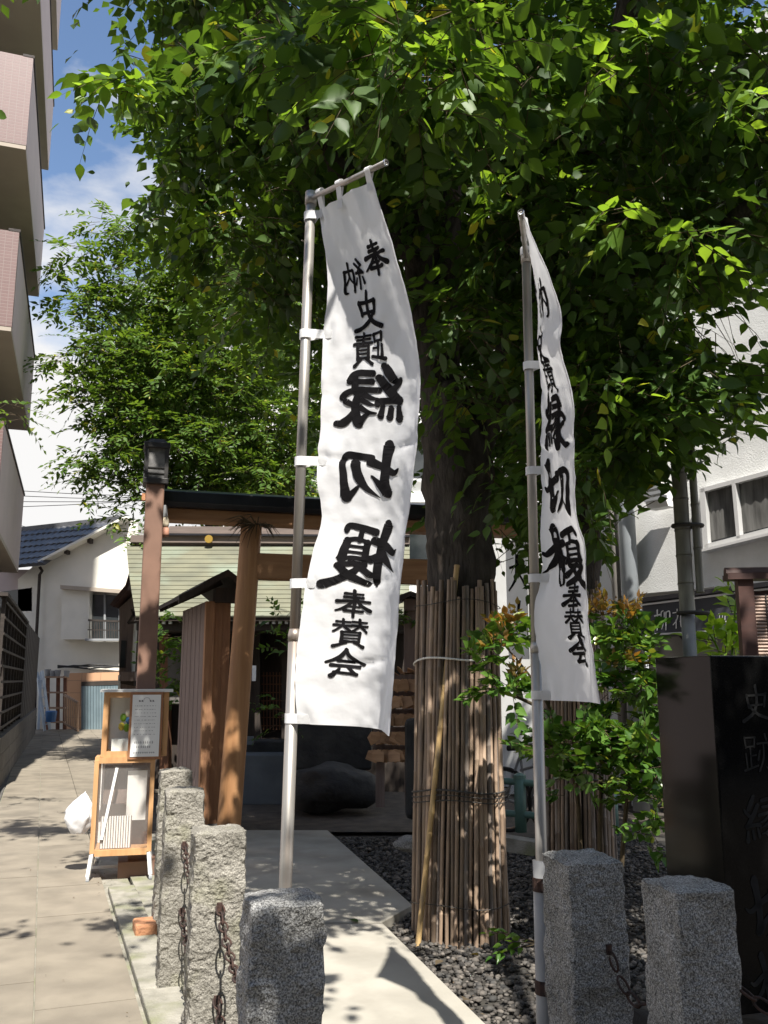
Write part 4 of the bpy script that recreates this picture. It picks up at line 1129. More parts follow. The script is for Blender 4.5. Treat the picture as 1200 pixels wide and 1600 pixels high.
    # hanging loops on the crossbar
    for s in (.05, .42, .93):
        e_ = P(s, 0.004); f_ = (e_ - pt).dot(bdv); q = pt + bdv * f_
        hx = bdv; g_ = []
        lp_ = [e_ - UP * .03] + [e_]
        for k in range(9):
            a = -math.pi * .3 + math.pi * 1.6 * k / 8
            lp_.append(q + UP * math.sin(a) * .012 + hx.cross(UP).normalized() * math.cos(a) * .012)
        lp_ += [e_, e_ - UP * .03]
        for p in lp_: g_ += [p - hx * .016, p + hx * .016]
        b = MB(); b.add(g_, [(2 * k, 2 * k + 2, 2 * k + 3, 2 * k + 1) for k in range(len(lp_) - 1)])
        b.build('hanging_loop', m_tape, root)
    return root, base, po
LAY1 = [('奉', .70, .122, .36, .062, 1.35), ('納', .32, .138, .32, .06, 1.25), ('史', .46, .205, .34, .072, 1.2), ('蹟', .45, .274, .34, .064, 1.25),
        ('縁', .44, .366, .64, .115, 1.15), ('切', .45, .513, .58, .11, 1.12), ('榎', .42, .668, .64, .125, 1.12),
        ('奉', .35, .762, .28, .053, 1.2), ('賛', .34, .818, .26, .054, 1.15), ('会', .32, .877, .27, .055, 1.1)]
eP1 = [(497, 332), (503, 370), (512, 415), (504, 470), (499, 520), (497, 600), (496, 680), (491, 735), (497, 780), (500, 810), (490, 860), (481, 905), (482, 940), (470, 985), (466, 1025), (467, 1080), (469, 1131)]
eF1 = [(584, 279), (598, 335), (610, 390), (631, 470), (643, 530), (648, 580), (650, 640), (647, 700), (643, 780), (636, 860), (628, 950), (620, 1050), (610, 1150)]
def bul1(s, t):
    return min(1, t * 5) * (math.sin(math.pi * s) * (.05 + .06 * t) + .015 * math.sin(2 * math.pi * s + 5 * t)) + .012 * s * math.sin(t * 7) - .012 * (1 - min(1, t * 9)) * math.sin(math.pi * s * 2.4) ** 2
bn1, bb1, po1 = make_banner('white banner seen from behind with mirrored black characters', (446, 1380, 486, 306), 2.95, 0, eP1, lambda t: 2.93,
                      eF1, lambda t: 2.62 + .06 * t, (.006, .235, .485, .725, .985), (603, 254, 2.55), True, LAY1, bul1)
LAY2 = [('奉', .16, .155, .30, .075, 1.2), ('納', .62, .17, .40, .085, 1.2), ('史', .50, .262, .34, .075, 1.15), ('蹟', .50, .325, .34, .07, 1.2),
        ('縁', .48, .42, .66, .12, 1.15), ('切', .43, .56, .76, .115, 1.12), ('榎', .42, .70, .86, .13, 1.12),
        ('奉', .52, .785, .34, .06, 1.3), ('賛', .54, .838, .34, .06, 1.25), ('会', .56, .893, .37, .062, 1.2)]
eP2 = [(822, 345), (828, 400), (834, 450), (841, 501), (839, 553), (845, 616), (845, 674), (842, 728), (845, 760), (843, 818), (846, 884), (843, 918), (833, 949), (835, 989), (844, 1028), (849, 1060), (849, 1094)]
eF2 = [(818, 335), (831, 369), (853, 415), (867, 458), (877, 510), (872, 544), (892, 608), (897, 660), (892, 702), (897, 752), (896, 792), (911, 831), (915, 884), (919, 936), (924, 1015), (932, 1055), (940, 1100)]
def bul2(s, t):
    k = max(0, min(1, (t - .45) / .3))
    k0 = max(0, min(1, (.42 - t) / .15)) * min(1, t * 6)
    return math.sin(math.pi * s ** .75) * (.006 + .045 * k - .026 * k0) + .006 * math.sin(2 * math.pi * s + 4 * t)
bn2, bb2, po2 = make_banner('white banner turned edgeways with readable black characters', (846, 1340, 822, 398), 3.3, 0, eP2, lambda t: 3.28,
                      eF2, lambda t: 2.86 - .02 * t, (.06, .30, .52, .745, .985), (814, 331, 2.85), False, LAY2, bul2)
# sleeve pipe strapped to the right bollard
sl = empty('pole_sleeve', bb2, 'grey pipe sleeve with rusty bands holding the right banner pole', 'pipe')
zs = px(846, 1346, 3.28).z
b = MB(); b.tube([bb2, bb2 + (px(822, 398, 3.3) - bb2).normalized() * zs], .031, 14); b.build('pipe', m_sleeve, sl, smooth=True)
for z in (zs - .1, zs - .43, .15):
    q = bb2 + (px(822, 398, 3.3) - bb2).normalized() * z
    b = MB(); b.tube_z(q, [(.0335, 0), (.0335, .045)], 14); b.bar(q + UP * .022, c5 + Vector((-.1, .0, z + .02)), .02, .03); b.build('rusty_band', m_rust, sl)

# --- menu stand on the alley
ms = gp(186, 1378); ms.z = 0
A2 = R(-14); mx_ = Vector((math.cos(A2), -math.sin(A2) * -1 * -1, 0)); mx_ = Vector((math.cos(R(14)), math.sin(R(14)), 0)); my_ = Vector((-mx_.y, mx_.x, 0))
def mp_(x, y, z): return ms + mx_ * x + my_ * y + UP * z
LC = empty('display_case', mp_(0, .15, 0), 'pine framed display case on castored legs holding the menu case', 'display case')
wL, dL, z0, z1 = .43, .34, .22, .92
for sx_ in (-1, 1):
    for yy in (0, dL):
        b = MB(); b.box(mp_(sx_ * wL / 2, yy, (z0 + z1) / 2), (.035, .035, z1 - z0), mx_, my_); b.build('corner_post', m_pine, LC)
        b = MB(); b.bar(mp_(sx_ * wL / 2, yy, z0), mp_(sx_ * (wL / 2 + .02), yy - .02, .05), .028, .028); lg = b.build('leg', m_white, LC)
        b = MB(); c = mp_(sx_ * (wL / 2 + .02), yy - .02, .028); b.tube([c - mx_ * .012, c + mx_ * .012], .026, 12); b.build('castor', m_grey, lg)
for zz in (z0, z1):
    for yy in (0, dL):
        b = MB(); b.box(mp_(0, yy, zz), (wL - .036, .034, .045), mx_, my_); b.build('rail', m_pine, LC)
    for sx_ in (-1, 1):
        b = MB(); b.box(mp_(sx_ * wL / 2, dL / 2, zz), (.034, dL - .036, .045), mx_, my_); b.build('rail', m_pine, LC)
b = MB(); b.box(mp_(0, dL / 2, z0 + .015), (wL, dL, .012), mx_, my_); b.build('shelf_board', m_pine, LC)
b = MB(); b.box(mp_(0, .012, (z0 + z1) / 2), (wL - .04, .004, z1 - z0 - .05), mx_, my_); b.build('front_pane', m_milky, LC)
for sx_ in (-1, 1):
    b = MB(); b.box(mp_(sx_ * (wL / 2 - .005), dL / 2, (z0 + z1) / 2), (.004, dL - .04, z1 - z0 - .05), mx_, my_); b.build('side_pane', m_slatglass, LC)
b = MB(); b.box(mp_(0, dL - .01, (z0 + z1) / 2), (wL - .04, .006, z1 - z0 - .05), mx_, my_); b.build('back_board', m_paper, LC)
for k in range(12):
    b = MB(); b.box(mp_(-.15 + k * .019, .022, z0 + .15), (.012, .012, .24), mx_, my_); b.build('white_slat', m_paper, LC)
b = MB(); b.box(mp_(-.045, .031, z0 + .15), (.235, .004, .24), mx_, my_); b.build('slat_backing', m_board, LC)
b = MB(); b.box(mp_(.1, .06, z1 - .28), (.15, .01, .38), mx_, my_); b.build('white_panel', m_paper, LC)
b = MB(); b.box(mp_(-.05, .14, z1 - .2), (.22, .01, .3), mx_, my_); b.build('grey_panel', m_board, LC)
b = MB(); b.bar(mp_(-.15, .0, z0 + .1), mp_(-.06, .0, z1 - .06), .022, .014, my_); b.build('prop_stick', m_paper, LC)
b = MB(); b.box(mp_(-.02, dL - .04, .06), (wL, .015, .02), mx_, my_); b.build('foot_rail', m_paper, LC)

UC = empty('menu_case', mp_(0, .15, z1), 'glazed pine menu case standing on the castored display case', 'display case')
u0, u1 = z1 + .025, z1 + .53
wU = .47; xo = .065
for sx_ in (-1, 1):
    for yy in (.02, .25):
        b = MB(); b.box(mp_(xo + sx_ * wU / 2, yy, (u0 + u1) / 2), (.04, .035, u1 - u0), mx_, my_); b.build('corner_post', m_pine, UC)
for zz in (u0 + .02, u1 - .02):
    for yy in (.02, .25):
        b = MB(); b.box(mp_(xo, yy, zz), (wU - .041, .034, .045), mx_, my_); b.build('rail', m_pine, UC)
b = MB(); b.box(mp_(xo, .135, u1 + .012), (wU + .1, .31, .022), mx_, my_); b.build('glass_top', m_white, UC)
b = MB(); b.box(mp_(xo, .135, u0 + .004), (wU, .27, .012), mx_, my_); b.build('floor_board', m_pine, UC)
b = MB(); b.box(mp_(xo, .252, (u0 + u1) / 2), (wU - .04, .006, u1 - u0 - .05), mx_, my_); b.build('back_board', m_paper, UC)
b = MB(); b.box(mp_(xo - .11, .022, (u0 + u1) / 2), (wU / 2 - .04, .004, u1 - u0 - .09), mx_, my_); b.build('front_pane', m_glass, UC)
b = MB(); b.box(mp_(xo - .1, .09, u0 + .075), (.16, .1, .12), mx_, my_); b.build('white_box', m_paper, UC)
mb_ = MB(); mb_.box(mp_(.145, -.018, (u0 + u1) / 2 - .01), (.26, .022, .53), mx_, my_); mo = mb_.build('menu_board', m_darkpine, UC, bevel=.004)
b = MB(); b.box(mp_(.145, -.031, (u0 + u1) / 2 - .01), (.222, .004, .485), mx_, my_); b.build('menu_sheet', m_paper, mo)
pr_ = MB()
zc = (u0 + u1) / 2 - .01
def ink(x, z, w_, h_): pr_.add([mp_(.145 + x - w_ / 2, -.0335, zc + z - h_ / 2), mp_(.145 + x + w_ / 2, -.0335, zc + z - h_ / 2), mp_(.145 + x + w_ / 2, -.0335, zc + z + h_ / 2), mp_(.145 + x - w_ / 2, -.0335, zc + z + h_ / 2)], [(0, 1, 2, 3)])
for x in (-.055, -.035, .03, .05): ink(x, .195, .012, .012); ink(x + .003, .188, .016, .003)
for k in range(9):
    a = math.pi * k / 8; ink(.0 - .024 * math.cos(a), .2 + .02 * math.sin(a), .006, .004)
for r_ in range(9):
    x = -.085
    while x < .075:
        w_ = random.uniform(.004, .014); ink(x, .155 - r_ * .028, w_, .0035); x += w_ + random.uniform(.004, .016)
for r_, (z, n_) in enumerate(((-.13, 9), (-.165, 8), (-.21, 10))):
    for k in range(n_):
        x = -.08 + k * .017 + random.uniform(-.002, .002); h_ = .02 if r_ < 2 else .012
        ink(x, z, .011, .003); ink(x + random.uniform(-.003, .003), z, .003, h_); ink(x, z - h_ * .4, .009, .003)
pr_.build('printing', m_print, mo)
for i, (x, z, mm) in enumerate(((-.1, .2, m_yel), (-.06, .19, m_leafb), (-.09, .27, m_leafb), (-.05, .3, m_bulb), (-.045, .25, m_bluep))):
    b = MB(); b.tube_z(mp_(x + xo - .01, .07, u0 + z), [(.01, 0), (.026, .02), (.024, .05), (.008, .065)], 10)
    o = b.build('small_toy', mm, smooth=True)
    tag(o, ('small yellow ornament', 'small pale green ornament', 'upper green ornament', 'cream ornament', 'small blue ornament')[i] + ' inside the glazed pine menu case', 'ornament', 'ornaments in the menu case')
# white plastic bag
n_, m2 = 36, 24; vs_, fs = [], []
bc = mp_(-.345, .28, .33)
for j in range(m2 + 1):
    f = j / m2; rad = .115 * math.sin(math.pi * min(1, f * .93 + .1)) ** .7 * (1 - .45 * max(0, f - .55) * 2)
    for i in range(n_):
        a = 2 * math.pi * i / n_
        q = Vector((math.cos(a), math.sin(a) * .7, 0)) * rad
        q *= 1 + .16 * noise.noise(Vector((math.cos(a) * 2, math.sin(a) * 2, f * 3))) + .13 * noise.noise(Vector((math.cos(a) * 6, math.sin(a) * 6, f * 5))) + .12 * noise.noise(Vector((math.cos(a) * 13, math.sin(a) * 13, f * 11)))
        vs_.append(bc + q + Vector((.1 * max(0, f - .6), 0, .33 * f - .0)))
for j in range(m2):
    for i in range(n_):
        a = j * n_ + i; c = j * n_ + (i + 1) % n_
        fs.append((a, c, c + n_, a + n_))
fs.append(tuple(range(n_))[::-1])
b = MB(); b.add(vs_, fs); tag(b.build('plastic_bag', m_bag, smooth=True), 'white plastic bag hanging on the pine display case', 'bag')

# --- ladders, rack and railing at the alley end
LD = empty('step_ladder', px(66, 1140, 27.5), 'pale blue aluminium step ladder leaning by the cream house', 'ladder')
for (a, c) in (((58, 1050), (70, 1142)), ((66, 1048), (78, 1140)), ((64, 1050), (60, 1140))):
    b = MB(); b.bar(px(*a, 27.6), px(*c, 27.2), .07, .05); b.build('stile', m_aludder, LD)
for k in range(6):
    b = MB(); b.bar(px(60 + k * 2, 1062 + k * 14, 27.4), px(69 + k * 2, 1060 + k * 14, 27.4), .05, .03); b.build('rung', m_aludder, LD)
RK = empty('wooden_rack', px(90, 1140, 28), 'dark red wooden shelf rack stacked with pots', 'shelf')
for u0_ in (75, 91, 102):
    b = MB(); b.bar(px(u0_, 1056, 28), px(u0_ - 1, 1140, 28), .09, .09); b.build('post', m_rackwood, RK)
for v0_ in (1058, 1082, 1106, 1128):
    b = MB(); b.box(px(89, v0_, 28), (.62, .4, .05)); b.build('shelf', m_rail, RK)
for i, (u_, v_) in enumerate(((66, 1048), (74, 1050), (82, 1049), (96, 1050))):
    b = MB(); b.tube_z(px(u_ + 8, v_ + 8, 28), [(.07, 0), (.1, .2), (.085, .2)], 10)
    tag(b.build('flower_pot', m_grey), ('grey flower pot on the rack, nearest the step ladder', 'grey flower pot on the rack, second from the step ladder', 'grey flower pot on the rack, third from the step ladder', 'grey flower pot at the shutter end of the red wooden rack')[i], 'flower pot', 'pots on the wooden rack')
b = MB(); b.tube_z(px(79, 1128, 27), [(.14, 0), (.17, .3), (.15, .32)], 12); tag(b.build('bucket', m_bluep), 'blue plastic bucket at the foot of the step ladder', 'bucket')
RL = empty('railing', px(112, 1140, 27), 'tan metal stair railing beside the blue grey shutter', 'railing')
b = MB(); b.bar(px(101, 1086, 27.4), px(122, 1098, 26.6), .06, .06); b.build('handrail', m_rail, RL)
b = MB(); b.bar(px(101, 1130, 27.4), px(122, 1142, 26.6), .06, .05); b.build('bottom_rail', m_rail, RL)
for k in range(8):
    b = MB(); b.bar(px(101 + k * 3, 1086 + k * 1.7, 27.4 - k * .114), px(101 + k * 3, 1131 + k * 1.6, 27.4 - k * .114), .03, .03); b.build('baluster', m_rail, RL)

# --- roofed wooden lantern post, banners and prayer plaques behind the banner
WP = empty('wooden_post', px(640, 1240, 9.8), 'weathered wooden post with small pitched roof behind the mirrored banner', 'post')
b = MB(); b.box(px(642, 1090, 9.8) , (.14, .14, 2.2)); b.build('post', m_board, WP)
for sg in (-1, 1):
    b = MB(); q = px(641, 926, 9.8); b.prism([q + Vector((0, -.2, 0)), q + Vector((sg * .16, -.2, -.06)), q + Vector((sg * .24, -.2, -.13)), q + Vector((sg * .24, -.2, -.17)), q + Vector((0, -.2, -.05))], (0, .4, 0)); b.build('roof_slope', m_roofdark, WP)
b = MB(); b.box(px(641, 945, 9.72), (.12, .1, .12)); b.build('lamp_box', m_board, WP)

def hanging(u0, v0, u1, v1, Y, strokes, label):
    a, c = px(u0, v0, Y), px(u1, v1, Y)
    W_, H2 = c.x - a.x, a.z - c.z
    root = empty('hanging_banner', ((a.x + c.x) / 2, Y, c.z), label, 'banner')
    def P(s, t): return Vector((a.x + W_ * s, Y + .03 * math.sin(s * 5 + t * 4), a.z - H2 * t))
    g_ = [P(i / 8, j / 24) for j in range(25) for i in range(9)]
    b = MB(); b.add(g_, [(j * 9 + i, j * 9 + i + 1, (j + 1) * 9 + i + 1, (j + 1) * 9 + i) for j in range(24) for i in range(8)]); cl_ = b.build('cloth', m_cloth, root, smooth=True)
    for S in strokes:
        b = MB(); pts = _cr([(x, y, w_) for x, y, w_ in S]); g2 = []
        for i, (x, y, w_) in enumerate(pts):
            q0 = pts[max(i - 1, 0)]; q1 = pts[min(i + 1, len(pts) - 1)]; dx, dy = q1[0] - q0[0], q1[1] - q0[1]; l = math.hypot(dx, dy) or 1
            for sg in (-1, 1):
                xx = x - sg * dy / l * w_ / 2 * (H2 / W_ if W_ else 1) * .35; yy = y + sg * dx / l * w_ / 2 * .35
                g2.append(P(xx, yy) + Vector((0, -.006, 0)))
        b.add(g2, [(2 * k, 2 * k + 1, 2 * k + 3, 2 * k + 2) for k in range(len(pts) - 1)]); b.build('brush_stroke', m_ink, cl_)
    b = MB(); b.bar(a + Vector((-.02, 0, .01)), Vector((c.x + .02, Y, a.z + .01)), .02, .02); b.build('rod', m_bamboo_pole, root)
    b = MB(); b.tube([Vector((c.x + .03, Y + .05, 0)), Vector((c.x + .03, Y + .05, a.z + .05))], .016, 8); b.build('pole', m_steel, root)
hanging(655, 880, 676, 1048, 11.0, [[(.35, .06, .05), (.6, .05, .03)], [(.5, .02, .04), (.45, .12, .03)], [(.3, .45, .04), (.75, .44, .05), (.65, .5, .03)], [(.5, .62, .05), (.6, .72, .03)], [(.3, .86, .03), (.6, .84, .04), (.5, .93, .03)]], 'narrow white banner between the wooden post and bamboo wrap')
hanging(790, 848, 828, 1030, 10.5, [[(.15, .22, .07), (.85, .18, .08)], [(.52, .1, .08), (.45, .3, .09), (.1, .42, .05)], [(.5, .25, .06), (.95, .4, .08)], [(.55, .5, .09), (.5, .62, .05)], [(.3, .75, .07), (.75, .72, .07)]], 'white banner with brush strokes behind the right banner pole')

ER = empty('plaque_rack', px(622, 1250, 9.3), 'timber rack crowded with wooden prayer plaques', 'rack')
for u_ in (594, 655):
    b = MB(); b.box(px(u_, 1130, 9.3), (.09, .09, 1.62)); b.build('post', m_board, ER)
rails = (1058, 1084, 1112, 1140, 1168)
for v_ in rails:
    b = MB(); b.bar(px(583, v_, 9.3), px(668, v_, 9.3), .04, .05); b.build('rail', m_board, ER)
q = MB(); q.prism([(-.06, 0, -.075), (.06, 0, -.075), (.06, 0, .01), (0, 0, .045), (-.06, 0, .01)], (0, .009, 0)); ema_mesh = q.mesh('ema', m_ema)
random.seed(11)
for r_, v_ in enumerate(rails):
    for k in range(17):
        p = px(584 + k * 5.1 + random.uniform(-2, 2), v_, 9.2 - random.uniform(0, .11))
        rt = Matrix.Rotation(random.uniform(-.5, .5), 3, 'Y') @ Matrix.Rotation(random.uniform(-.35, .1), 3, 'X') @ Matrix.Rotation(random.uniform(-.5, .5), 3, 'Z')
        tag(inst(ema_mesh, 'prayer_plaque', p - UP * .06, rt), 'small pentagonal wooden prayer plaque hanging from the %s rail of the timber rack' % ('top', 'second', 'middle', 'fourth', 'bottom')[r_], 'plaque', 'prayer plaques on the rack')
for k in range(8):
    p = px(590 + k * 9, 1052 + random.uniform(-4, 4), 9.3)
    tag(inst(ema_mesh, 'prayer_plaque', p, Matrix.Rotation(random.uniform(1.1, 1.7), 3, 'X') @ Matrix.Rotation(random.uniform(-1, 1), 3, 'Z')), 'wooden prayer plaque lying flat on top of the timber rack', 'plaque', 'prayer plaques on the rack')

def rock(c, r_, name, label, mat, sq=(1, 1, .7), seed=0):
    n_, k_ = 20, 12; vs_, fs = [], []
    for j in range(k_ + 1):
        f = math.pi * j / k_
        for i in range(n_):
            a = 2 * math.pi * i / n_
            d = Vector((math.sin(f) * math.cos(a), math.sin(f) * math.sin(a), math.cos(f)))
            rr = 1 + .3 * noise.noise(d * 1.6 + V3((seed, 0, 0))) + .12 * noise.noise(d * 4 + V3((0, seed, 0)))
            d = Vector([math.copysign(abs(x) ** .75, x) for x in d])
            vs_.append(Vector(c) + Vector((d.x * sq[0], d.y * sq[1], d.z * sq[2])) * r_ * rr)
    for j in range(k_):
        for i in range(n_):
            a = j * n_ + i; b2 = j * n_ + (i + 1) % n_
            fs.append((a, a + n_, b2 + n_, b2))
    b = MB(); b.add(vs_, fs)
    return tag(b.build(name, mat, smooth=True), label, 'rock')
rock(px(520, 1231, 11), .42, 'garden_rock', 'broad dark garden rock lying below the stone basin', m_rock, (1.2, 1, .6), 1)
bs = MB(); bs.box(px(522, 1160, 11.6), (.95, .6, .62)); tag(bs.build('stone_basin', m_rock, bevel=.03), 'dark stone basin block behind the mirrored banner', 'basin')
rock(px(650, 1318, 6.7), .12, 'garden_rock', 'small flat stone lying on gravel beside the path', m_granite_d, (1.2, .8, .4), 5)
rk2 = MB(); rk2.box(px(650, 1200, 8.6), (.2, .2, .9)); tag(rk2.build('stone_post', m_rock, bevel=.05), 'dark round shouldered stone post left of the bamboo wrap', 'post')

# --- green guard rail and bicycle behind the wrapped tree
GR = empty('guard_rail', px(815, 1290, 8.8), 'dark green tubular guard rail behind the bamboo wrap', 'railing')
b = MB(); b.tube([px(812, 1215, 8.8), px(814, 1300, 8.8)], .055, 12); b.build('post', m_green, GR, smooth=True)
b = MB(); b.tube_z(px(812, 1216, 8.8), [(.06, 0), (.06, .03), (.02, .05)], 12); b.build('post_cap', m_green, GR)
for v_ in (1222, 1272):
    b = MB(); b.tube([px(700, v_ - 8, 8.95), px(812, v_, 8.8), px(960, v_ + 14, 8.4)], .032, 10); b.build('rail', m_green, GR, smooth=True)
b = MB(); b.tube([px(955, 1230, 8.4), px(958, 1305, 8.4)], .055, 12); b.build('post', m_green, GR, smooth=True)
kb = MB(); kb.bar(px(690, 1300, 9.0), px(960, 1345, 8.0), .16, .12); struct('street_kerb', kb, m_kerb)
BI = empty('bicycle', px(820, 1290, 9.6), 'parked silver bicycle behind the green guard rail', 'bicycle')
w1 = px(790, 1245, 9.7); w2 = px(868, 1245, 9.3); ax = (w2 - w1).normalized(); axn = Vector((-ax.y, ax.x, 0)); w1.z = w2.z = .33
for wc in (w1, w2):
    b = MB(); b.torus(wc, axn, .31, .02, 28, 6); wo = b.build('wheel', m_black, BI, smooth=True)
    b = MB(); b.torus(wc, axn, .29, .01, 28, 5); b.build('rim', m_chrome, wo)
    for k in range(10):
        a = math.pi * k / 10; d = ax * math.cos(a) + UP * math.sin(a)
        b = MB(); b.tube([wc - d * .29, wc + d * .29], .002, 3); b.build('spoke', m_chrome, wo)
def btube(pts, r_=.014, nm='frame_tube', m=m_grey):
    b = MB(); b.tube(pts, r_, 8); b.build(nm, m, BI, smooth=True)
cr0 = w1.lerp(w2, .45) - UP * .05; se = w1.lerp(w2, .32) + UP * .45; hd = w1.lerp(w2, .86) + UP * .5
btube([w1, cr0]); btube([cr0, se]); btube([se, w1]); btube([cr0, hd]); btube([se - UP * .15, hd - UP * .1]); btube([w2, hd, hd + UP * .12]); btube([hd + UP * .12 - axn * .25 - ax * .1, hd + UP * .14, hd + UP * .12 + axn * .25 - ax * .1], .011, 'handlebar', m_chrome)
b = MB(); b.box(se + UP * .08, (.25, .15, .06), ax, axn); b.build('saddle', m_black, BI, bevel=.02)
bk = w2 + UP * .55 + ax * .1
b = MB()
for k in range(7):
    b.bar(bk + ax * (-.15 + .05 * k) - axn * .15, bk + ax * (-.15 + .05 * k) - axn * .15 + UP * .22, .006, .006); b.bar(bk + ax * (-.15 + .05 * k) + axn * .15, bk + ax * (-.15 + .05 * k) + axn * .15 + UP * .22, .006, .006)
for z in (0, .11, .22): b.box(bk + UP * z, (.32, .32, .008), ax, axn)
b.build('basket', m_chrome, BI)
b = MB(); b.box(px(800, 1150, 14), (1.2, .6, .9)); tag(b.build('utility_cabinet', m_white, bevel=.03), 'white utility cabinet seen between bamboo wrap and banner', 'cabinet')

# --- bamboo pole pair behind the monument
BP = empty('bamboo_pole', px(1078, 1100, 5.4), 'grey weathered bamboo pole rising behind the black monument', 'pole')
c = px(1076, 985, 5.4)
zz = [.0] + [px(1072, v, 5.4).z for v in (958, 912, 868, 828, 780, 740, 660, 560)]
bx = Vector((c.x, c.y, 0))
for i in range(1, len(zz) - 1):
    b = MB(); z0_, z1_ = zz[i], zz[i + 1]
    b.tube_z(bx, [(.049, z0_), (.046, z0_ + .012), (.045, (z0_ + z1_) / 2), (.046, z1_ - .012), (.05, z1_ - .003)], 14); b.build('culm', m_bamboo_pole, BP, smooth=True)
b = MB(); b.tube_z(bx, [(.04, 0), (.04, zz[1])], 14); b.build('steel_pipe', m_sleeve, BP, smooth=True)
bx2 = bx + Vector((.078, -.02, 0))
for i in range(1, 7):
    b = MB(); z0_ = zz[1] + .12 + (i - 1) * .27; b.tube_z(bx2, [(.027, z0_), (.024, z0_ + .012), (.024, z0_ + .255), (.027, z0_ + .268)], 10); b.build('thin_culm', m_bamboo_pole, BP, smooth=True)
for v_ in (822, 958):
    z_ = px(1072, v_, 5.4).z; b = MB(); b.torus(bx + Vector((.03, -.01, z_)), UP, .06, .012, 16, 6, 1.5, EX); b.build('binding', m_wire, BP)

# --- roofed reed notice board at the right edge
NB = empty('reed_board', px(1185, 1120, 4.6), 'red brown roofed board with reed panel at right edge', 'notice board')
pc = px(1172, 1000, 4.6); NBx = Vector((math.cos(R(8)), -math.sin(R(8)), 0)); NBy = Vector((math.sin(R(8)), math.cos(R(8)), 0))
def nbp(x, y, z): return Vector((pc.x, pc.y, 0)) + NBx * x + NBy * y + UP * z
zt_ = px(1172, 905, 4.6).z
b = MB(); b.tube([nbp(-.1, .0, zt_ + .03), nbp(.9, 0, zt_ + .03)], .032, 12); b.box(nbp(.4, 0, zt_ + .01), (1.0, .12, .03), NBx, NBy); b.build('cap_rail', m_redcap, NB, smooth=False)
for x in (-.01, .75):
    b = MB(); b.box(nbp(x, 0, zt_ / 2), (.075, .075, zt_), NBx, NBy); b.build('post', m_redcap, NB)
for k in range(44):
    z_ = zt_ - .09 - k * .017
    b = MB(); b.tube([nbp(.035, 0, z_), nbp(.71, 0, z_)], .0075, 6); b.build('reed', m_reed, NB)
for x in (.09, .2, .31, .42):
    b = MB(); b.bar(nbp(x, -.009, zt_ - .08), nbp(x, -.009, zt_ - .85), .006, .004); b.build('reed_binding', m_wire, NB)
b = MB(); b.box(nbp(.36, .03, zt_ - .47), (.7, .02, .82), NBx, NBy); b.build('backing', m_redcap, NB)

# ================================================================ TREES AND PLANTS
LEAF_NEAR = (np.array([(0, 0, 0), (.2, .14, .03), (.31, .34, .045), (.23, .60, .02), (.075, .83, -.03), (0, 1, -.1), (-.075, .83, -.03), (-.23, .60, .02), (-.31, .34, .045), (-.2, .14, .03), (0, .3, -.015), (0, .66, -.035)], float),
             [(0, 1, 10), (1, 2, 10), (2, 3, 11), (2, 11, 10), (3, 4, 11), (4, 5, 11), (5, 6, 11), (6, 7, 11), (7, 8, 11), (8, 10, 11), (8, 9, 10), (9, 0, 10)])
LEAF_MID = (np.array([(0, 0, 0), (.23, .17, .03), (.29, .40, .04), (.13, .74, -.01), (0, 1, -.09), (-.13, .74, -.01), (-.29, .40, .04), (-.23, .17, .03), (0, .42, -.03)], float), [(k, (k + 1) % 8, 8) for k in range(8)])
LEAF_FAR = (np.array([(0, 0, 0), (.3, .42, .05), (0, 1, -.08), (-.3, .42, .05), (0, .45, -.03)], float), [(0, 1, 4), (1, 2, 4), (2, 3, 4), (3, 0, 4)])

def unit(a):
    return a / np.maximum(np.linalg.norm(a, axis=-1, keepdims=True), 1e-9)

def sprays(clumps, nleaf, slen, llen, droop=.35, up=.3, flat=.35):
    """clumps: (u, v, Y, rx, ry, rz, n) -> leaf origin, dir, normal, size and twig segments"""
    Os, Ds, Ns, Ss, T = [], [], [], [], []
    for cl_ in clumps:
        u, v, Y, rx, ry, rz, n = cl_[:7]
        c = np.array(px(u, v, Y)) if v is not None else np.array((u, Y[0], Y[1]))
        q = unit(rng.normal(size=(n, 3))) * rng.uniform(.15, 1, (n, 1)) ** .55
        p = c + q * np.array((rx, ry, rz))
        d = q * np.array((1, 1, .35)) * .9 + rng.normal(size=(n, 3)) * np.array((.5, .5, .2))
        d[:, 2] += up - droop; d = unit(d)
        nn = np.tile((0, 0, 1.), (n, 1)) + rng.normal(size=(n, 3)) * flat
        nn = unit(nn - d * (nn * d).sum(1, keepdims=True)); bb = np.cross(d, nn)
        L = slen * rng.uniform(.6, 1.25, (n, 1))
        T.append((p - d * L * .25, p + d * L * .5 - np.array((0, 0, 1)) * droop * .25 * L, p + d * L - np.array((0, 0, 1)) * droop * L))
        for k in range(nleaf):
            f = (k + .6) / nleaf; side = 1 if k % 2 else -1
            o = p + d * L * f - np.array((0, 0, 1)) * droop * f * f * L
            if k == nleaf - 1: ld = d + np.array((0, 0, -droop * 1.2))
            else: ld = d * .62 + bb * side * .8 + np.array((0, 0, -droop * .7))
            ld = unit(ld + rng.normal(size=(n, 3)) * .16)
            ln = nn + rng.normal(size=(n, 3)) * .3; ln = unit(ln - ld * (ln * ld).sum(1, keepdims=True))
            Os.append(o + ld * .008); Ds.append(ld); Ns.append(ln); Ss.append(llen * rng.uniform(.5, 1.25, n) * (.75 + .35 * math.sin(math.pi * min(1, f + .15))))
    return np.concatenate(Os), np.concatenate(Ds), np.concatenate(Ns), np.concatenate(Ss), T

def project(O):
    d = O - np.array((0, 0, CAM_H)); z = d[:, 1] * CP + d[:, 2] * SP; y = -d[:, 1] * SP + d[:, 2] * CP
    return 600 + FPX * d[:, 0] / z, 800 - FPX * y / z, z

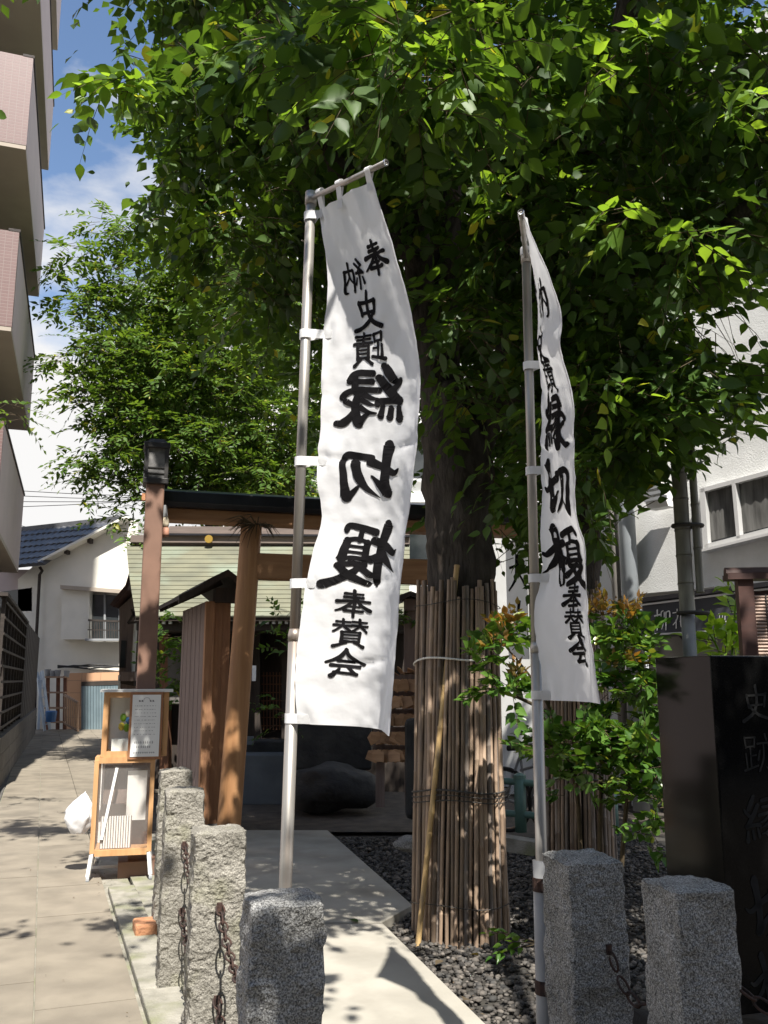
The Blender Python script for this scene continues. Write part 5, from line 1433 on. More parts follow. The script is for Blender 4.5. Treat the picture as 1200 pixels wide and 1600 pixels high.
def foliage(thing, S, mat, n_obj, wid=1.0, near=False, twig_mat=None, twig_r=.0022, name='foliage', mats_obj=None, cut=None, shaft=False):
    O, D, Nn_, Sz, T = S
    if shaft:
        k_ = ~in_shaft(O + D * Sz[:, None] * .5); O, D, Nn_, Sz = O[k_], D[k_], Nn_[k_], Sz[k_]
        T2_ = []
        for t in T:
            k_ = ~(in_shaft(t[1]) | in_shaft(t[2])); T2_.append(tuple(x[k_] for x in t))
        T = T2_
    u_, v_, z_ = project(O + D * Sz[:, None] * .5); jit = rng.normal(size=len(O)) * 14
    if shaft:
        # outline of the crown: ragged lower edge on the right, gaps towards the sky
        bad = (u_ > 960) & (v_ + jit > 800 - (u_ - 960) * .52) | (u_ > 880) & (u_ <= 960) & (v_ + jit > 890)
        bad |= (((u_ - 1160) / 80) ** 2 + ((v_ - 515) / 42) ** 2 < 1) & (rng.random(len(O)) < .88)
        bad |= (((u_ - 150) / 95) ** 2 + ((v_ - 265) / 62) ** 2 < 1) & (rng.random(len(O)) < .85)
        bad &= (z_ > .3) & (u_ < 1260) & (v_ < 1000) & (v_ > 0)
        O, D, Nn_, Sz = O[~bad], D[~bad], Nn_[~bad], Sz[~bad]
        T3 = []
        for t in T:
            ut, vt, zt2 = project(t[2]); k_ = ~(((ut > 960) & (vt > 800 - (ut - 960) * .52) & (vt < 1000)) | (((ut - 1160) / 80) ** 2 + ((vt - 515) / 42) ** 2 < 1) | (((ut - 150) / 95) ** 2 + ((vt - 265) / 62) ** 2 < 1)); T3.append(tuple(x[k_] for x in t))
        T = T3
    if cut is not None:
        keep = cut(O + D * Sz[:, None] * .5); O, D, Nn_, Sz = O[keep], D[keep], Nn_[keep], Sz[keep]
    B = np.cross(D, Nn_)
    u, v, z = project(O)
    ins = (z > .3) & (u > -10) & (u < 1210) & (v > -10) & (v < 1610)
    score = np.where(ins, Sz / np.maximum(z, .1), 0)
    order = np.argsort(-score)
    n_obj = min(n_obj, int(ins.sum()))
    pick = order[:n_obj]; rest = order[n_obj:]
    if n_obj:
        lm = []
        for k in range(3):
            vv = LEAF_NEAR[0].copy() * np.array((wid * (1 + .1 * (k - 1)), 1, 1 + .8 * k)); vv[:, 2] -= .05 * k * vv[:, 1] ** 2
            me = bpy.data.meshes.new('leaf'); me.from_pydata([tuple(x) for x in vv], [], LEAF_NEAR[1]); me.materials.append((mats_obj or [mat])[k % len(mats_obj or [mat])])
            me.polygons.foreach_set('use_smooth', [True] * len(me.polygons)); lm.append(me)
        pm = wmat(thing).inverted()
        for i in pick:
            s = float(Sz[i])
            m4 = Matrix((B[i] * s, D[i] * s, Nn_[i] * s)).transposed().to_4x4(); m4.translation = O[i]
            o = bpy.data.objects.new('leaf', lm[int(i) % 3]); o.matrix_basis = m4; COL.objects.link(o); o.parent = thing; o.matrix_parent_inverse = pm
    tv, tf = LEAF_NEAR if near == 2 else LEAF_MID if near else LEAF_FAR
    tf = np.array(tf); tv = tv * np.array((wid, 1, 1))
    o_, d_, b_, n_, s_ = O[rest], D[rest], B[rest], Nn_[rest], Sz[rest][:, None, None]
    vv = o_[:, None] + s_ * (b_[:, None] * tv[None, :, 0:1] + d_[:, None] * tv[None, :, 1:2] + n_[:, None] * tv[None, :, 2:3])
    ff = (tf[None] + (np.arange(len(rest)) * len(tv))[:, None, None]).reshape(-1, 3)
    o = bpy.data.objects.new(name, mesh_np(name, vv.reshape(-1, 3), ff, mat, True)); o['kind'] = 'stuff'; link(o, thing)
    if twig_mat:
        a = np.concatenate([t[0] for t in T]); b = np.concatenate([t[1] for t in T]); c = np.concatenate([t[2] for t in T]); n = len(a)
        ax = unit(c - a); x = unit(np.cross(ax, np.array((.3, .2, 1.)))); y = np.cross(ax, x)
        rings = []
        for p, r_ in ((a, 1.6), (b, 1.), (c, .4)):
            for k in range(3):
                an = 2.094 * k; rings.append(p + (x * math.cos(an) + y * math.sin(an)) * twig_r * r_)
        vv = np.stack(rings, 1)
        fq = np.array([(r_ * 3 + k, r_ * 3 + (k + 1) % 3, r_ * 3 + 3 + (k + 1) % 3, r_ * 3 + 3 + k) for r_ in range(2) for k in range(3)])
        ff = (fq[None] + (np.arange(n) * 9)[:, None, None]).reshape(-1, 4)
        o = bpy.data.objects.new('twig', mesh_np('twig', vv.reshape(-1, 3), ff, twig_mat)); o['kind'] = 'stuff'; link(o, thing)
    return pick

# gaps of the crown through which the sun reaches the things below
SUNV = -np.array(ldir)
GAPS = [((.68, 5.5, .5), .10), ((.68, 5.5, .95), .2), ((.66, 5.5, 1.4), .21), ((.62, 5.5, 1.75), .10), ((.33, 5.5, .3), .12), ((0, 2.75, 1.7), .26), ((-.05, 2.8, 2.1), .26), ((-.1, 2.8, 2.5), .22), ((0.1, 4.7, 0), .38), ((.35, 5.1, 0), .30), ((-.2, 5.4, 0), .35), ((.6, 4.5, 0), .25),
        ((-.62, 3.55, .85), .2), ((-.62, 3.5, .5), .2), ((-1.05, 4.8, .8), .22), ((-1.05, 4.8, .4), .2), ((-1.35, 5.9, .8), .2), ((-1.9, 6.7, .9), .4), ((-1.9, 6.7, .4), .35),
        ((-1.5, 4.6, 0), .45), ((-1.9, 5.5, 0), .5), ((-2.3, 6.6, 0), .5), ((-2.6, 7.8, 0), .5), ((-3.0, 9, 0), .55), ((-3.4, 10.5, 0), .55),
        ((1.3, 5.1, 1.75), .22), ((1.35, 5.0, 1.3), .22), ((1.1, 5.0, 1.0), .2), ((.7, 4.9, 1.7), .2), ((.7, 4.85, 1.4), .16), ((-1.4, 8.1, .6), .17), ((-1.35, 8.1, 1.1), .12), ((-1.75, 8.65, .9), .15), ((-1.75, 8.65, .5), .16), ((-1.68, 8.65, 1.35), .09), ((-2.05, 7.6, 3.0), .3), ((-2.05, 7.6, 2.5), .22), ((-2.05, 7.6, 1.7), .1), ((.56, 3.15, 1.55), .2), ((.56, 3.15, 1.95), .18), ((1.0, 7.0, 1.0), .15), ((3.6, 11.0, 3.5), .6), ((4.0, 10.3, 4.2), .6), ((3.8, 10.8, 5.4), .6), ((4.3, 9.8, 3.2), .5)]
GAPS += [((-1.85, 6.7, 1.3), .28)]
GAPS += [(tuple(px(u, v, Y)), .19, .16) for u, v, Y in ((560, 40, 3.4), (640, 110, 3.35), (600, 15, 3.3), (740, 50, 3.5), (700, 115, 3.55), (860, 60, 3.8), (950, 120, 3.75), (1010, 70, 4.0), (745, 245, 4.5), (775, 275, 4.6), (965, 335, 4.15), (1085, 375, 4.15), (930, 600, 4.7), (1075, 625, 4.7), (300, 95, 4.6), (220, 125, 4.9), (345, 345, 5.4), (170, 150, 5.0), (520, 110, 3.8), (400, 60, 4.1), (880, 300, 4.7), (1150, 160, 4.1))]
def in_shaft(P):
    bad = np.zeros(len(P), bool)
    for q, r_, *tm in GAPS:
        d = P - np.array(q); t = d @ SUNV
        dist = np.linalg.norm(d - t[:, None] * SUNV, axis=1)
        bad |= (t > (tm[0] if tm else .8)) & (dist < r_ * (.8 + .35 * rng.random(len(P))))
    return bad & (rng.random(len(P)) < .96)

def limb(mb, pts, radii, k=10, wob=.25):
    n = 6; q = [pts[0]] + list(pts) + [pts[-1]]; r_ = [radii[0]] + list(radii) + [radii[-1]]; P, Rr = [], []
    for i in range(1, len(q) - 2):
        for j in range(n):
            t = j / n; a, b, c, d = q[i - 1:i + 3]
            P.append(.5 * (2 * b + (c - a) * t + (2 * a - 5 * b + 4 * c - d) * t * t + (-a + 3 * b - 3 * c + d) * t ** 3)); Rr.append(r_[i] + (r_[i + 1] - r_[i]) * t)
    P.append(q[-2]); Rr.append(radii[-1])
    return mb.tube(P, Rr, k, True, wob)

# --- main tree
tc_ = gp(728, 1478); tc_ = Vector((tc_.x, tc_.y + .26, 0)); TB = tc_
MT = empty('enoki_tree', TB, 'large broadleaf tree with bamboo wrapped trunk and overhanging crown', 'tree')
def tw(u, v, dy=0.0): return px(u, v, TB.y + dy)
b = MB(); limb(b, [TB, tw(728, 1300), tw(724, 1100), tw(722, 900), tw(716, 780), tw(712, 690), tw(706, 620, .1)], [.22, .20, .19, .205, .225, .22, .2], 22, .35); b.build('trunk', m_bark, MT, smooth=True)
limbs = [([tw(700, 700), tw(672, 560), tw(655, 430), tw(640, 300, -.2), tw(600, 120, -.6)], [.13, .115, .10, .09, .06]),
         ([tw(700, 690, .1), tw(690, 500, .2), tw(700, 330, .2), tw(720, 120, .0)], [.14, .12, .10, .07]),
         ([tw(735, 720), tw(790, 560, -.1), tw(860, 400, -.4), tw(930, 200, -.9), tw(980, 0, -1.3)], [.12, .10, .09, .075, .05]),
         ([tw(660, 420), tw(580, 320, -.5), tw(510, 240, -.9), tw(420, 120, -1.2)], [.085, .08, .07, .04]),
         ([tw(690, 560, .2), tw(600, 470, .8), tw(500, 400, 1.3), tw(380, 330, 1.5)], [.09, .075, .06, .03]),
         ([tw(860, 400, -.4), tw(980, 420, -.8), tw(1090, 380, -1.2), tw(1200, 300, -1.5)], [.07, .06, .05, .03]),
         ([tw(740, 650), tw(860, 600, -.2), tw(980, 600, -.5), tw(1100, 620, -.8)], [.06, .05, .035, .02]),
         ([tw(930, 200, -.9)] + [Vector(p) for p in ((1.6, 3.4, 6.0), (1.7, 2.0, 6.1), (1.6, .6, 5.7), (1.6, -.9, 5.2))], [.075, .07, .06, .045, .025])]  # last limb is unseen, added to carry the shading sprays
for pts, rad in limbs:
    b = MB(); limb(b, pts, rad, 12, .3); b.build('limb', m_bark, MT, smooth=True)
CR_NEAR = [(560, 50, 3.5, .45, .35, .28, 26), (650, 70, 3.3, .35, .3, .3, 22), (740, 90, 3.6, .45, .35, .3, 28), (840, 60, 3.9, .5, .35, .3, 34), (880, 120, 4.1, .5, .4, .3, 28), (960, 60, 4.3, .5, .35, .3, 36),
           (1070, 70, 4.1, .55, .4, .35, 40), (1165, 130, 4.2, .5, .4, .4, 40), (480, 40, 3.9, .5, .4, .3, 30), (400, 60, 4.3, .5, .4, .35, 36), (640, 130, 3.7, .3, .3, .3, 14)]
CR_MID = [(300, 70, 4.8, .5, .4, .4, 44), (215, 90, 5.0, .35, .3, .22, 18), (150, 130, 5.0, .2, .2, .18, 8), (95, 175, 5.0, .1, .15, .14, 5), (330, 190, 5.2, .5, .4, .4, 60), (420, 190, 5.0, .5, .4, .45, 60), (330, 330, 5.8, .5, .4, .45, 55), (240, 290, 5.6, .25, .3, .3, 12),
          (500, 190, 5.2, .6, .5, .45, 70), (430, 330, 5.8, .6, .5, .5, 80), (560, 330, 6.0, .6, .5, .5, 60), (420, 450, 6.2, .5, .4, .4, 50), (330, 430, 6.2, .35, .3, .3, 18), (600, 210, 5.6, .6, .5, .4, 70), (700, 220, 5.2, .6, .5, .5, 60), (800, 240, 5.0, .6, .5, .5, 70),
          (900, 210, 5.0, .6, .5, .4, 60), (880, 330, 4.9, .55, .45, .4, 60), (1010, 360, 4.6, .5, .4, .35, 50), (1100, 370, 4.4, .35, .3, .22, 22), (1090, 230, 4.8, .5, .4, .4, 60), (1180, 300, 4.6, .4, .4, .4, 50), (760, 400, 5.6, .5, .4, .4, 44), (860, 450, 5.4, .5, .4, .4, 60),
          (950, 470, 5.2, .5, .4, .35, 60), (1040, 480, 5.0, .4, .4, .25, 30), (910, 560, 5.3, .45, .4, .35, 55), (1000, 580, 5.1, .5, .4, .3, 60), (1085, 580, 4.9, .42, .4, .14, 44), (1165, 610, 4.7, .15, .3, .05, 7), (1000, 660, 5.0, .25, .3, .12, 22), (1160, 680, 4.7, .06, .1, .03, 3), (960, 680, 5.2, .5, .4, .3, 60), (900, 720, 5.3, .4, .35, .25, 36),
          (935, 775, 5.3, .26, .3, .12, 16), (1010, 795, 5.2, .14, .15, .03, 5), (790, 560, 6.4, .4, .4, .5, 44), (700, 560, 6.6, .35, .35, .5, 40), (760, 690, 6.6, .35, .35, .4, 40), (815, 700, 6.3, .3, .3, .3, 26), (760, 800, 6.4, .3, .3, .25, 18), (790, 860, 6.2, .25, .25, .15, 12), (905, 850, 6.0, .3, .25, .2, 14),
          (600, 600, 7.0, .5, .4, .5, 40), (690, 420, 6.4, .4, .4, .45, 34), (620, 440, 6.4, .4, .4, .45, 40), (920, 640, 4.9, .15, .15, .12, 6), (735, 500, 5.1, .3, .2, .25, 22), (700, 590, 5.3, .22, .2, .2, 12), (745, 610, 5.3, .16, .15, .2, 10), (770, 740, 5.7, .14, .15, .14, 7)]
CR_BACK = [(620, 150, 7.6, 1.6, .9, 1.2, 640), (860, 160, 7.4, 1.6, .9, 1.2, 640), (1080, 200, 7.2, 1.4, .9, 1.3, 560), (420, 200, 7.8, 1.2, .9, 1.1, 480), (900, 460, 7.4, 1.2, .8, .9, 460), (680, 380, 7.8, 1.2, .8, 1.0, 440), (480, 420, 8.0, .9, .7, .8, 190), (1100, 390, 7.0, .6, .6, .3, 70), (960, 640, 7.0, .8, .6, .5, 150), (560, 600, 8.2, .7, .6, .7, 110),
           (800, 640, 7.6, .6, .5, .7, 120), (760, -250, 6.5, 2.4, 1.6, 1.0, 420), (1000, 340, 8.2, 1.5, .6, 1.2, 260)]
CR_OVER = [(.0, None, (2.6, 6.3), .5, .5, .3, 50), (1.4, None, (.15, 5.0), .55, .45, .25, 130), (2.05, None, (.95, 5.1), .5, .5, .25, 90), (.3, None, (-.5, 5.0), .4, .4, .25, 44), (.5, None, (4.6, 7.1), 1.9, 1.0, .5, 760), (2.7, None, (3.9, 6.7), 1.4, .9, .5, 560), (-1.7, None, (5.6, 6.9), 1.1, .9, .5, 420), (2.4, None, (5.2, 7.2), 1.6, .9, .5, 560), (.7, None, (2.5, 5.5), 2.2, .8, .35, 210), (.4, None, (3.6, 6.2), 1.3, .5, .3, 240), (2.2, None, (3.2, 6.0), 1.0, .4, .3, 150), (1.2, None, (5.8, 8.0), 2.4, 1.2, .6, 260), (1.65, None, (-.8, 5.0), 1.25, .8, .35, 210), (.75, None, (-.75, 5.0), .45, .4, .25, 40), (.25, None, (1.75, 4.75), .3, .28, .2, 16), (2.3, None, (.1, 5.2), .9, .6, .3, 80), (1.0, None, (-1.9, 5.4), 1.3, .7, .4, 90)]  # unseen sprays overhead, added to shade the crown and things below
foliage(MT, sprays(CR_NEAR, 9, .40, .13, .34, .12, .5), m_leaf, 230, .95, 2, m_twig, shaft=True)
foliage(MT, sprays(CR_MID, 9, .40, .12, .36, .10, .5), m_leaf, 30, .92, 2, m_twig, shaft=True)
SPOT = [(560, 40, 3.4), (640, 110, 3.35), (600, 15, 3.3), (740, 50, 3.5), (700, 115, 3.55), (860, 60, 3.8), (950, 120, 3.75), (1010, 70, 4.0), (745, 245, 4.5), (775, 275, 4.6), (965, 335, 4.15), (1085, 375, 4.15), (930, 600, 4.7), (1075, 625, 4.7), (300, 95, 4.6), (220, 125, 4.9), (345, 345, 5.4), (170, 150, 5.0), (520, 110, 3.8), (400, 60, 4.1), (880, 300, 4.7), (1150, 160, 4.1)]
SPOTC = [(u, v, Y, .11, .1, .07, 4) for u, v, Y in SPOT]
foliage(MT, sprays(SPOTC, 9, .34, .12, .38, .1, .45), m_leaf_sunlit, 30, .92, 2, m_twig, name='lit_and_young_foliage')  # sprays at SPOT get the leaf colour with sunlight painted in
foliage(MT, sprays(CR_BACK, 8, .42, .13, .3, .2, .45), m_leaf, 0, 1.1, False, None, shaft=True)
foliage(MT, sprays(CR_OVER, 9, .42, .13, .3, .2, .35), m_leaf, 0, 1.1, False, m_twig, shaft=True)

# --- second tree, its trunk wrapped too
T2 = px(905, 1330, 7.2); T2.z = 0
ST2 = empty('second_tree', T2, 'slimmer tree behind the photinia bush with bamboo wrapped trunk', 'tree')
def t2(u, v, dy=0.0): return px(u, v, T2.y + dy)
b = MB(); limb(b, [T2, t2(903, 1100), t2(912, 900), t2(925, 700), t2(945, 480), t2(975, 300), t2(1020, 100)], [.15, .14, .13, .125, .12, .10, .08], 16, .3); b.build('trunk', m_bark, ST2, smooth=True)
b = MB(); limb(b, [t2(940, 520), t2(1000, 400, .1), t2(1025, 250, .2), t2(1040, 40, .3)], [.09, .085, .08, .07], 12, .3); b.build('limb', m_bark, ST2, smooth=True)
foliage(ST2, sprays([(1000, 150, 7.8, 1.2, .7, 1.0, 160), (1080, 330, 7.9, .6, .5, .6, 60), (915, 800, 7.2, .35, .4, .25, 28), (860, 780, 7.4, .4, .4, .3, 24)], 8, .4, .12), m_leaf, 0, 1.1, True, shaft=True)

# --- bamboo wraps
def bamboo_wrap(base, r0, r1, n, h, label, ties, seed, jag=.12, seen=True):
    rr = random.Random(seed)
    root = empty('bamboo_wrap', base, label, 'bamboo screen')
    for k in range(n):
        a0 = 2 * math.pi * k / n + rr.uniform(-.03, .03)
        a1 = a0 + rr.uniform(-.06, .06) + .2
        cr_ = rr.uniform(.0115, .0175)
        hh = h * rr.uniform(.95, 1.0) + (rr.uniform(-jag, jag * .3) if rr.random() < .35 else 0)
        off = rr.uniform(0, .03)
        p0 = base + Vector((math.cos(a0), math.sin(a0), 0)) * (r0 + off)
        p1 = base + Vector((math.cos(a1), math.sin(a1), 0)) * (r1 + off) + UP * hh
        nodes = []; z = rr.uniform(.08, .3); 
        path_, rad_ = [p0 - UP * .02], [cr_]
        while z < hh - .03:
            q = p0.lerp(p1, z / hh); d = (p1 - p0).normalized()
            bow = Vector((rr.uniform(-.003, .003), rr.uniform(-.003, .003), 0))
            path_ += [q - d * .006 + bow, q + bow, q + d * .006 + bow]; rad_ += [cr_ * .98, cr_ * 1.13, cr_ * .96]
            z += rr.uniform(.19, .3)
        path_.append(p1); rad_.append(cr_ * .9)
        t_ = rr.random()
        m = m_canes[0] if t_ < .42 else m_canes[1] if t_ < .68 else m_canes[2] if t_ < .985 else m_canes[3]
        b = MB(); b.tube(path_, rad_, 8); o = b.build('cane', m, root, smooth=True); o.data.set_sharp_from_angle(angle=R(60))
    for z, mt_, rad_ in ties:
        f = z / h; rr0 = r0 + (r1 - r0) * f + .045
        pts = [base + Vector((math.cos(a) * rr0, math.sin(a) * rr0, z + .012 * math.sin(3 * a + z * 9) - .02 * math.sin(a))) for a in [2 * math.pi * i / 40 for i in range(41)]]
        b = MB(); b.tube(pts, rad_, 5, False); b.build('tie', mt_, root)
    return root
W1 = bamboo_wrap(TB, .275, .235, 60, 2.20, 'bamboo canes bound upright round the main trunk', ((.86, m_wire, .006), (.83, m_wire, .004), (.80, m_wire, .004), (1.66, m_string, .006), (2.02, m_wire, .003), (.2, m_wire, .003)), 3)
# the leaning yellow cane at the left
lc0 = gp(653, 1478); lc1 = px(714, 884, TB.y - .22)
path_, rad_ = [], []
for k in range(10):
    q = lc0.lerp(lc1, k / 9 * .999); d = (lc1 - lc0).normalized()
    path_ += [q - d * .008, q, q + d * .008]; rad_ += [.0175, .0205, .017]
b = MB(); b.tube(path_, rad_, 10); o = b.build('cane', m_canes[3], W1, smooth=True); o['label'] = 'golden leaning cane'
W2 = bamboo_wrap(T2, .25, .22, 50, 2.30, 'bamboo canes bound round the second trunk behind the photinia bush', ((.8, m_wire, .006), (1.5, m_string, .005)), 9, .2)

# --- back left tree
KT = empty('zelkova_tree', px(330, 1240, 17), 'leafy tree with small sunlit leaves behind the shrine roof', 'tree')
kb_ = px(330, 1240, 17); kb_.z = 0
def k_(u, v, dy=0.0): return px(u, v, 17 + dy)
b = MB(); limb(b, [kb_, k_(332, 900), k_(335, 760), k_(330, 640), k_(300, 480)], [.22, .19, .17, .13, .07], 12, .3); b.build('trunk', m_bark, KT, smooth=True)
for pts, rad in (([k_(335, 760), k_(370, 680), k_(410, 560)], [.12, .09, .05]), ([k_(333, 720), k_(260, 640), k_(180, 560), k_(110, 540)], [.1, .08, .05, .02]), ([k_(333, 780), k_(270, 750), k_(210, 740)], [.07, .05, .02]), ([k_(345, 740), k_(395, 730), k_(450, 690)], [.08, .06, .03]),):
    b = MB(); limb(b, pts, rad, 8, .3); b.build('limb', m_bark, KT, smooth=True)
CK = [(300, 370, 15.4, 0.91, 0.6, 0.72, 156), (190, 360, 15.1, 0.66, 0.5, 0.39, 58), (120, 395, 14.8, 0.46, 0.35, 0.16, 21), (90, 420, 14.8, 0.26, 0.2, 0.13, 8), (230, 450, 15.2, 0.92, 0.6, 0.66, 156), (135, 470, 14.9, 0.59, 0.4, 0.26, 42), (320, 490, 15.5, 0.91, 0.6, 0.65, 175), (400, 430, 15.6, 0.78, 0.6, 0.78, 140), (180, 540, 15.1, 0.66, 0.5, 0.39, 77), (105, 560, 14.8, 0.46, 0.3, 0.16, 21), (260, 570, 15.2, 0.92, 0.6, 0.66, 191), (350, 590, 15.5, 0.91, 0.6, 0.65, 175), (430, 560, 15.6, 0.65, 0.5, 0.65, 105), (170, 620, 15.1, 0.66, 0.5, 0.46, 86), (240, 670, 15.2, 0.79, 0.5, 0.59, 140), (130, 600, 14.9, 0.33, 0.3, 0.26, 21), (330, 690, 15.5, 0.78, 0.5, 0.52, 140), (420, 660, 15.6, 0.78, 0.5, 0.52, 121), (180, 720, 15.1, 0.46, 0.35, 0.33, 44), (120, 705, 14.9, 0.2, 0.2, 0.33, 9), (230, 760, 15.3, 0.52, 0.4, 0.33, 62), (460, 720, 15.8, 0.52, 0.4, 0.39, 62), (185, 800, 15.2, 0.16, 0.2, 0.26, 9), (205, 840, 15.0, 0.16, 0.2, 0.26, 9), (390, 760, 16.1, 0.52, 0.4, 0.32, 44), (450, 780, 16.2, 0.39, 0.3, 0.26, 28), (450, 850, 18.2, 0.5, 0.4, 0.31, 37), (500, 800, 17.6, 0.63, 0.4, 0.63, 86), (560, 760, 17.6, 0.63, 0.4, 0.75, 105), (300, 745, 16.2, 0.51, 0.3, 0.39, 70), (330, 520, 18.1, 1.87, 0.8, 2.0, 735), (430, 650, 18.6, 1.49, 0.8, 1.61, 525), (230, 600, 17.6, 1.01, 0.7, 1.26, 350), (150, 740, 15.2, 0.4, 0.4, 0.25, 22), (280, 700, 15.4, 0.7, 0.5, 0.4, 80), (420, 745, 15.6, 0.6, 0.5, 0.4, 80), (330, 770, 16, 0.9, 0.5, 0.35, 110), (180, 660, 15.2, 0.5, 0.5, 0.4, 50), (220, 520, 18, 1.4, 0.8, 1.2, 260), (330, 660, 18.2, 1.8, 0.8, 1.2, 420), (430, 470, 18, 1.3, 0.8, 1.2, 260)]
foliage(KT, sprays(CK, 11, .56, .15, .22, .1, .35), m_leaf2, 150, .74, True, m_twig, .003)
# twig of leaves poking over the left balcony
foliage(KT, sprays([(15, 630, 9.0, .2, .2, .03, 5), (20, 650, 9.3, .2, .15, .05, 4)], 11, .4, .085, .2, .1, .3), m_leaf2, 20, .8, False, m_twig)

# --- photinia bush
PB = px(930, 1330, 5.3); PB.z = 0
PH = empty('photinia_bush', PB, 'glossy green bush with bronze new leaves beside the wrapped trunks', 'bush')
stems = [[PB + Vector((-.1, 0, 0)), px(900, 1220, 5.3), px(850, 1090, 5.15), px(790, 1010, 5.0)], [PB, px(940, 1200, 5.3), px(960, 1080, 5.3), px(975, 980, 5.3)], [PB + Vector((.1, .05, 0)), px(980, 1250, 5.2), px(1010, 1150, 5.1), px(1000, 1070, 5.1)],
         [px(900, 1220, 5.3), px(880, 1180, 5.1), px(850, 1160, 5.0)], [px(980, 1250, 5.2), px(1020, 1220, 5.0), px(1035, 1190, 4.9)], [px(870, 1120, 5.2), px(810, 1090, 5.0), px(760, 1075, 4.95)]]
for s_ in stems:
    b = MB(); limb(b, s_, [.016, .013, .009, .005][:len(s_)] if len(s_) == 4 else [.012, .009, .005], 6, .1); b.build('stem', m_twig, PH, smooth=True)
CPH = [(795, 1000, 4.95, 0.16, 0.16, 0.1, 20), (770, 1030, 4.95, 0.1, 0.12, 0.08, 9), (790, 1078, 4.9, 0.17, 0.14, 0.06, 15), (755, 1075, 4.9, 0.06, 0.1, 0.04, 4), (965, 985, 5.2, 0.2, 0.18, 0.12, 31), (980, 1000, 5.2, 0.14, 0.15, 0.1, 15), (985, 1060, 5.15, 0.2, 0.18, 0.14, 34), (1020, 1085, 5.1, 0.1, 0.15, 0.14, 17), (940, 1070, 5.4, 0.15, 0.15, 0.14, 18), (860, 1160, 5.0, 0.17, 0.16, 0.08, 20), (920, 1150, 5.05, 0.2, 0.18, 0.08, 28), (985, 1160, 5.0, 0.2, 0.18, 0.1, 31), (1020, 1180, 4.95, 0.12, 0.15, 0.14, 20), (940, 1205, 5.1, 0.18, 0.16, 0.08, 18), (1005, 1225, 4.95, 0.16, 0.16, 0.12, 21), (1030, 1260, 4.95, 0.1, 0.12, 0.1, 9), (960, 1260, 5.2, 0.14, 0.14, 0.08, 7), (990, 1120, 5.3, 0.2, 0.16, 0.14, 23), (880, 1230, 5.2, 0.06, 0.08, 0.08, 4), (835, 1175, 4.95, 0.06, 0.08, 0.08, 4), (1010, 1310, 5.0, 0.12, 0.1, 0.1, 7)]
foliage(PH, sprays(CPH, 8, .13, .072, .12, .35, .6), m_leaf3, 280, 1.25, True, m_twig, .0018)
CPR = [(800, 978, 4.9, .12, .14, .04, 9), (770, 1010, 4.9, .08, .1, .03, 3), (960, 955, 5.15, .17, .16, .05, 16), (975, 965, 5.15, .1, .12, .04, 6), (1000, 1035, 5.1, .12, .12, .05, 3), (960, 1050, 5.1, .1, .12, .05, 2), (790, 1060, 4.85, .1, .1, .03, 3)]
foliage(PH, sprays(CPR, 7, .10, .055, -.1, .5, .7), m_leafred, 20, .9, True, m_twig, .0016, 'lit_and_young_foliage')
# bright seedling by the reed board
SG = empty('bright_shrub', px(1130, 1100, 5.6), 'bright yellow green young shrub between monument and reed board', 'shrub')
for s_ in ([px(1140, 1100, 5.6), px(1145, 1000, 5.6), px(1150, 935, 5.6)], [px(1140, 1060, 5.6), px(1120, 1010, 5.6), px(1105, 985, 5.55)]):
    b = MB(); limb(b, s_, [.009, .007, .004], 6, .1); b.build('stem', m_leafb, SG, smooth=True)
foliage(SG, sprays([(1150, 950, 5.6, .06, .08, .08, 4), (1160, 990, 5.6, .08, .1, .1, 10), (1115, 995, 5.5, .08, .1, .06, 7), (1150, 1020, 5.5, .12, .1, .08, 9)], 5, .14, .10, .1, .45, .6), m_leafb, 120, 1.1, True, m_twig)
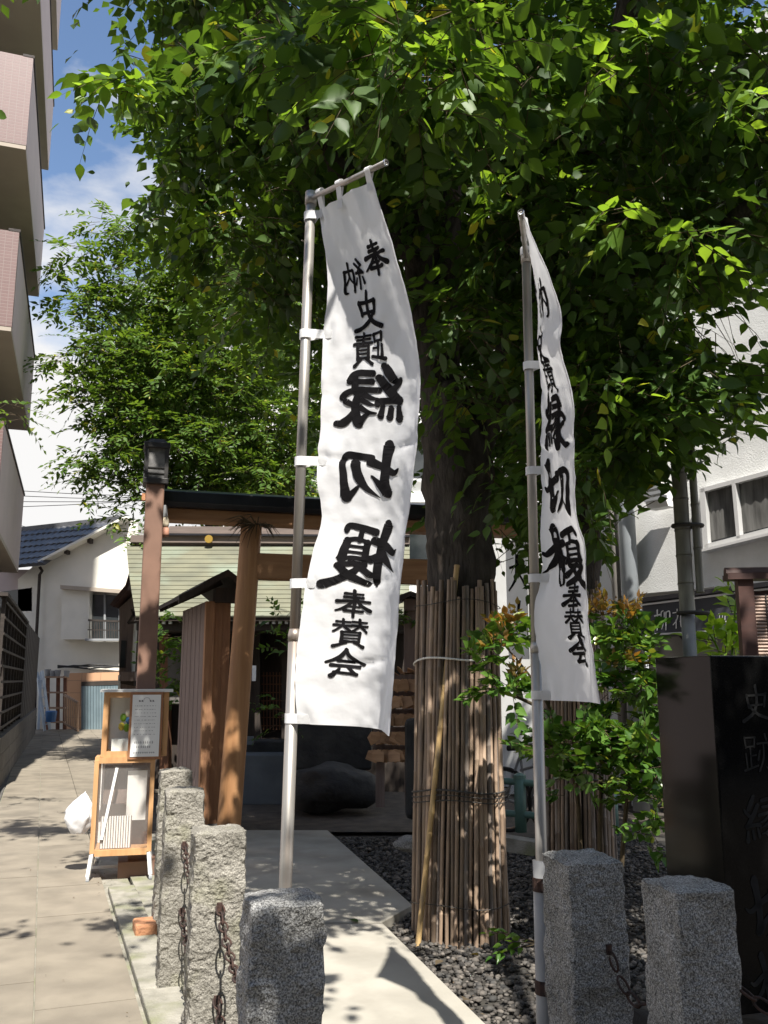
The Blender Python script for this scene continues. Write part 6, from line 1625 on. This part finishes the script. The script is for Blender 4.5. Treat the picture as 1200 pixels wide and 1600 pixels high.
# small dark plants
def little(name, clumps, label, cat, mat, sl, ll, nl=7, w_=1.0, n_obj=30):
    c0 = clumps[0]; e = empty(name, px(c0[0], c0[1], c0[2]), label, cat)
    foliage(e, sprays(clumps, nl, sl, ll, .2, .3, .5), mat, n_obj, w_, True, m_twig)
    return e
little('potted_shrub', [(640, 965, 9.6, .15, .15, .12, 18)], 'small dark green shrub beside the roofed wooden post', 'shrub', m_leaf, .18, .07)
little('low_shrub', [(268, 1050, 11.6, .25, .2, .4, 40), (275, 990, 11.8, .3, .2, .2, 24)], 'dark green shrub between lamp post and roofed cabinet', 'shrub', m_leaf, .25, .11)
little('hall_shrub', [(445, 985, 11.4, .2, .2, .3, 16), (440, 1120, 11.6, .2, .2, .3, 14)], 'thin leafy shrub growing against the shrine hall lattice', 'shrub', m_leaf, .3, .09)
little('ground_fern', [(822, 1468, 5.1, .04, .06, .04, 3)], 'small green fern leaf beside the pole sleeve', 'plant', m_leaf3, .2, .08)
# fallen leaves
lf = []
for i, (u, v, mm) in enumerate(((737, 1490, m_yel), (1044, 1590, m_leaf3), (690, 1500, m_twig), (780, 1500, m_rust), (730, 1560, m_twig), (560, 1440, m_leaf2))):
    p = gp(u, v, .055 if u < 600 else .045)
    me = bpy.data.meshes.new('fallen_leaf'); me.from_pydata([tuple(x) for x in LEAF_NEAR[0] * .07 * np.array((1.1, 1, 1))], [], LEAF_NEAR[1]); me.materials.append(mm)
    tag(inst(me, 'fallen_leaf', p, (random.uniform(-.4, .4), random.uniform(-.4, .4), random.uniform(0, 6))), ('yellow fallen leaf at the foot of the bamboo wrap', 'green fallen leaf near the clean cornered bollard', 'brown fallen leaf on gravel left of the wrap', 'rusty fallen leaf on gravel right of the yellow leaf', 'brown fallen leaf on dark gravel near the sleeve', 'green fallen leaf on the pale path slab')[i], 'leaf')

# litter gathered along the kerb and on the gravel
LQ = []
for k in range(240):
    if k < 110: p = al(-.03 + rng.normal() * .05, rng.uniform(-2, 6), .034)
    elif k < 130: p = al(rng.uniform(0, .9), rng.uniform(-1, 8), .022)
    else: p = Vector((rng.uniform(.2, 1.6), rng.uniform(3.6, 7.5), .04))
    LQ.append(p)
vv, ff = [], []
for p in LQ:
    a = random.uniform(0, 6.28); s_ = random.uniform(.008, .028); tl = random.uniform(-.4, .4); b0 = len(vv)
    for q in LEAF_FAR[0]:
        x, y, z = q[0] * s_, (q[1] - .5) * s_, q[2] * s_ + .004 + abs(tl) * .004
        vv.append((p.x + x * math.cos(a) - y * math.sin(a), p.y + x * math.sin(a) + y * math.cos(a), p.z + z + tl * y))
    ff += [tuple(b0 + i for i in f) for f in LEAF_FAR[1]]
lo = bpy.data.objects.new('leaf_litter', mesh_np('leaf_litter', np.array(vv), np.array(ff), M('dry_litter', (.12, .085, .05), (.07, .05, .03), rough=.9, scale=9)))
tag(link(lo), kind='stuff')
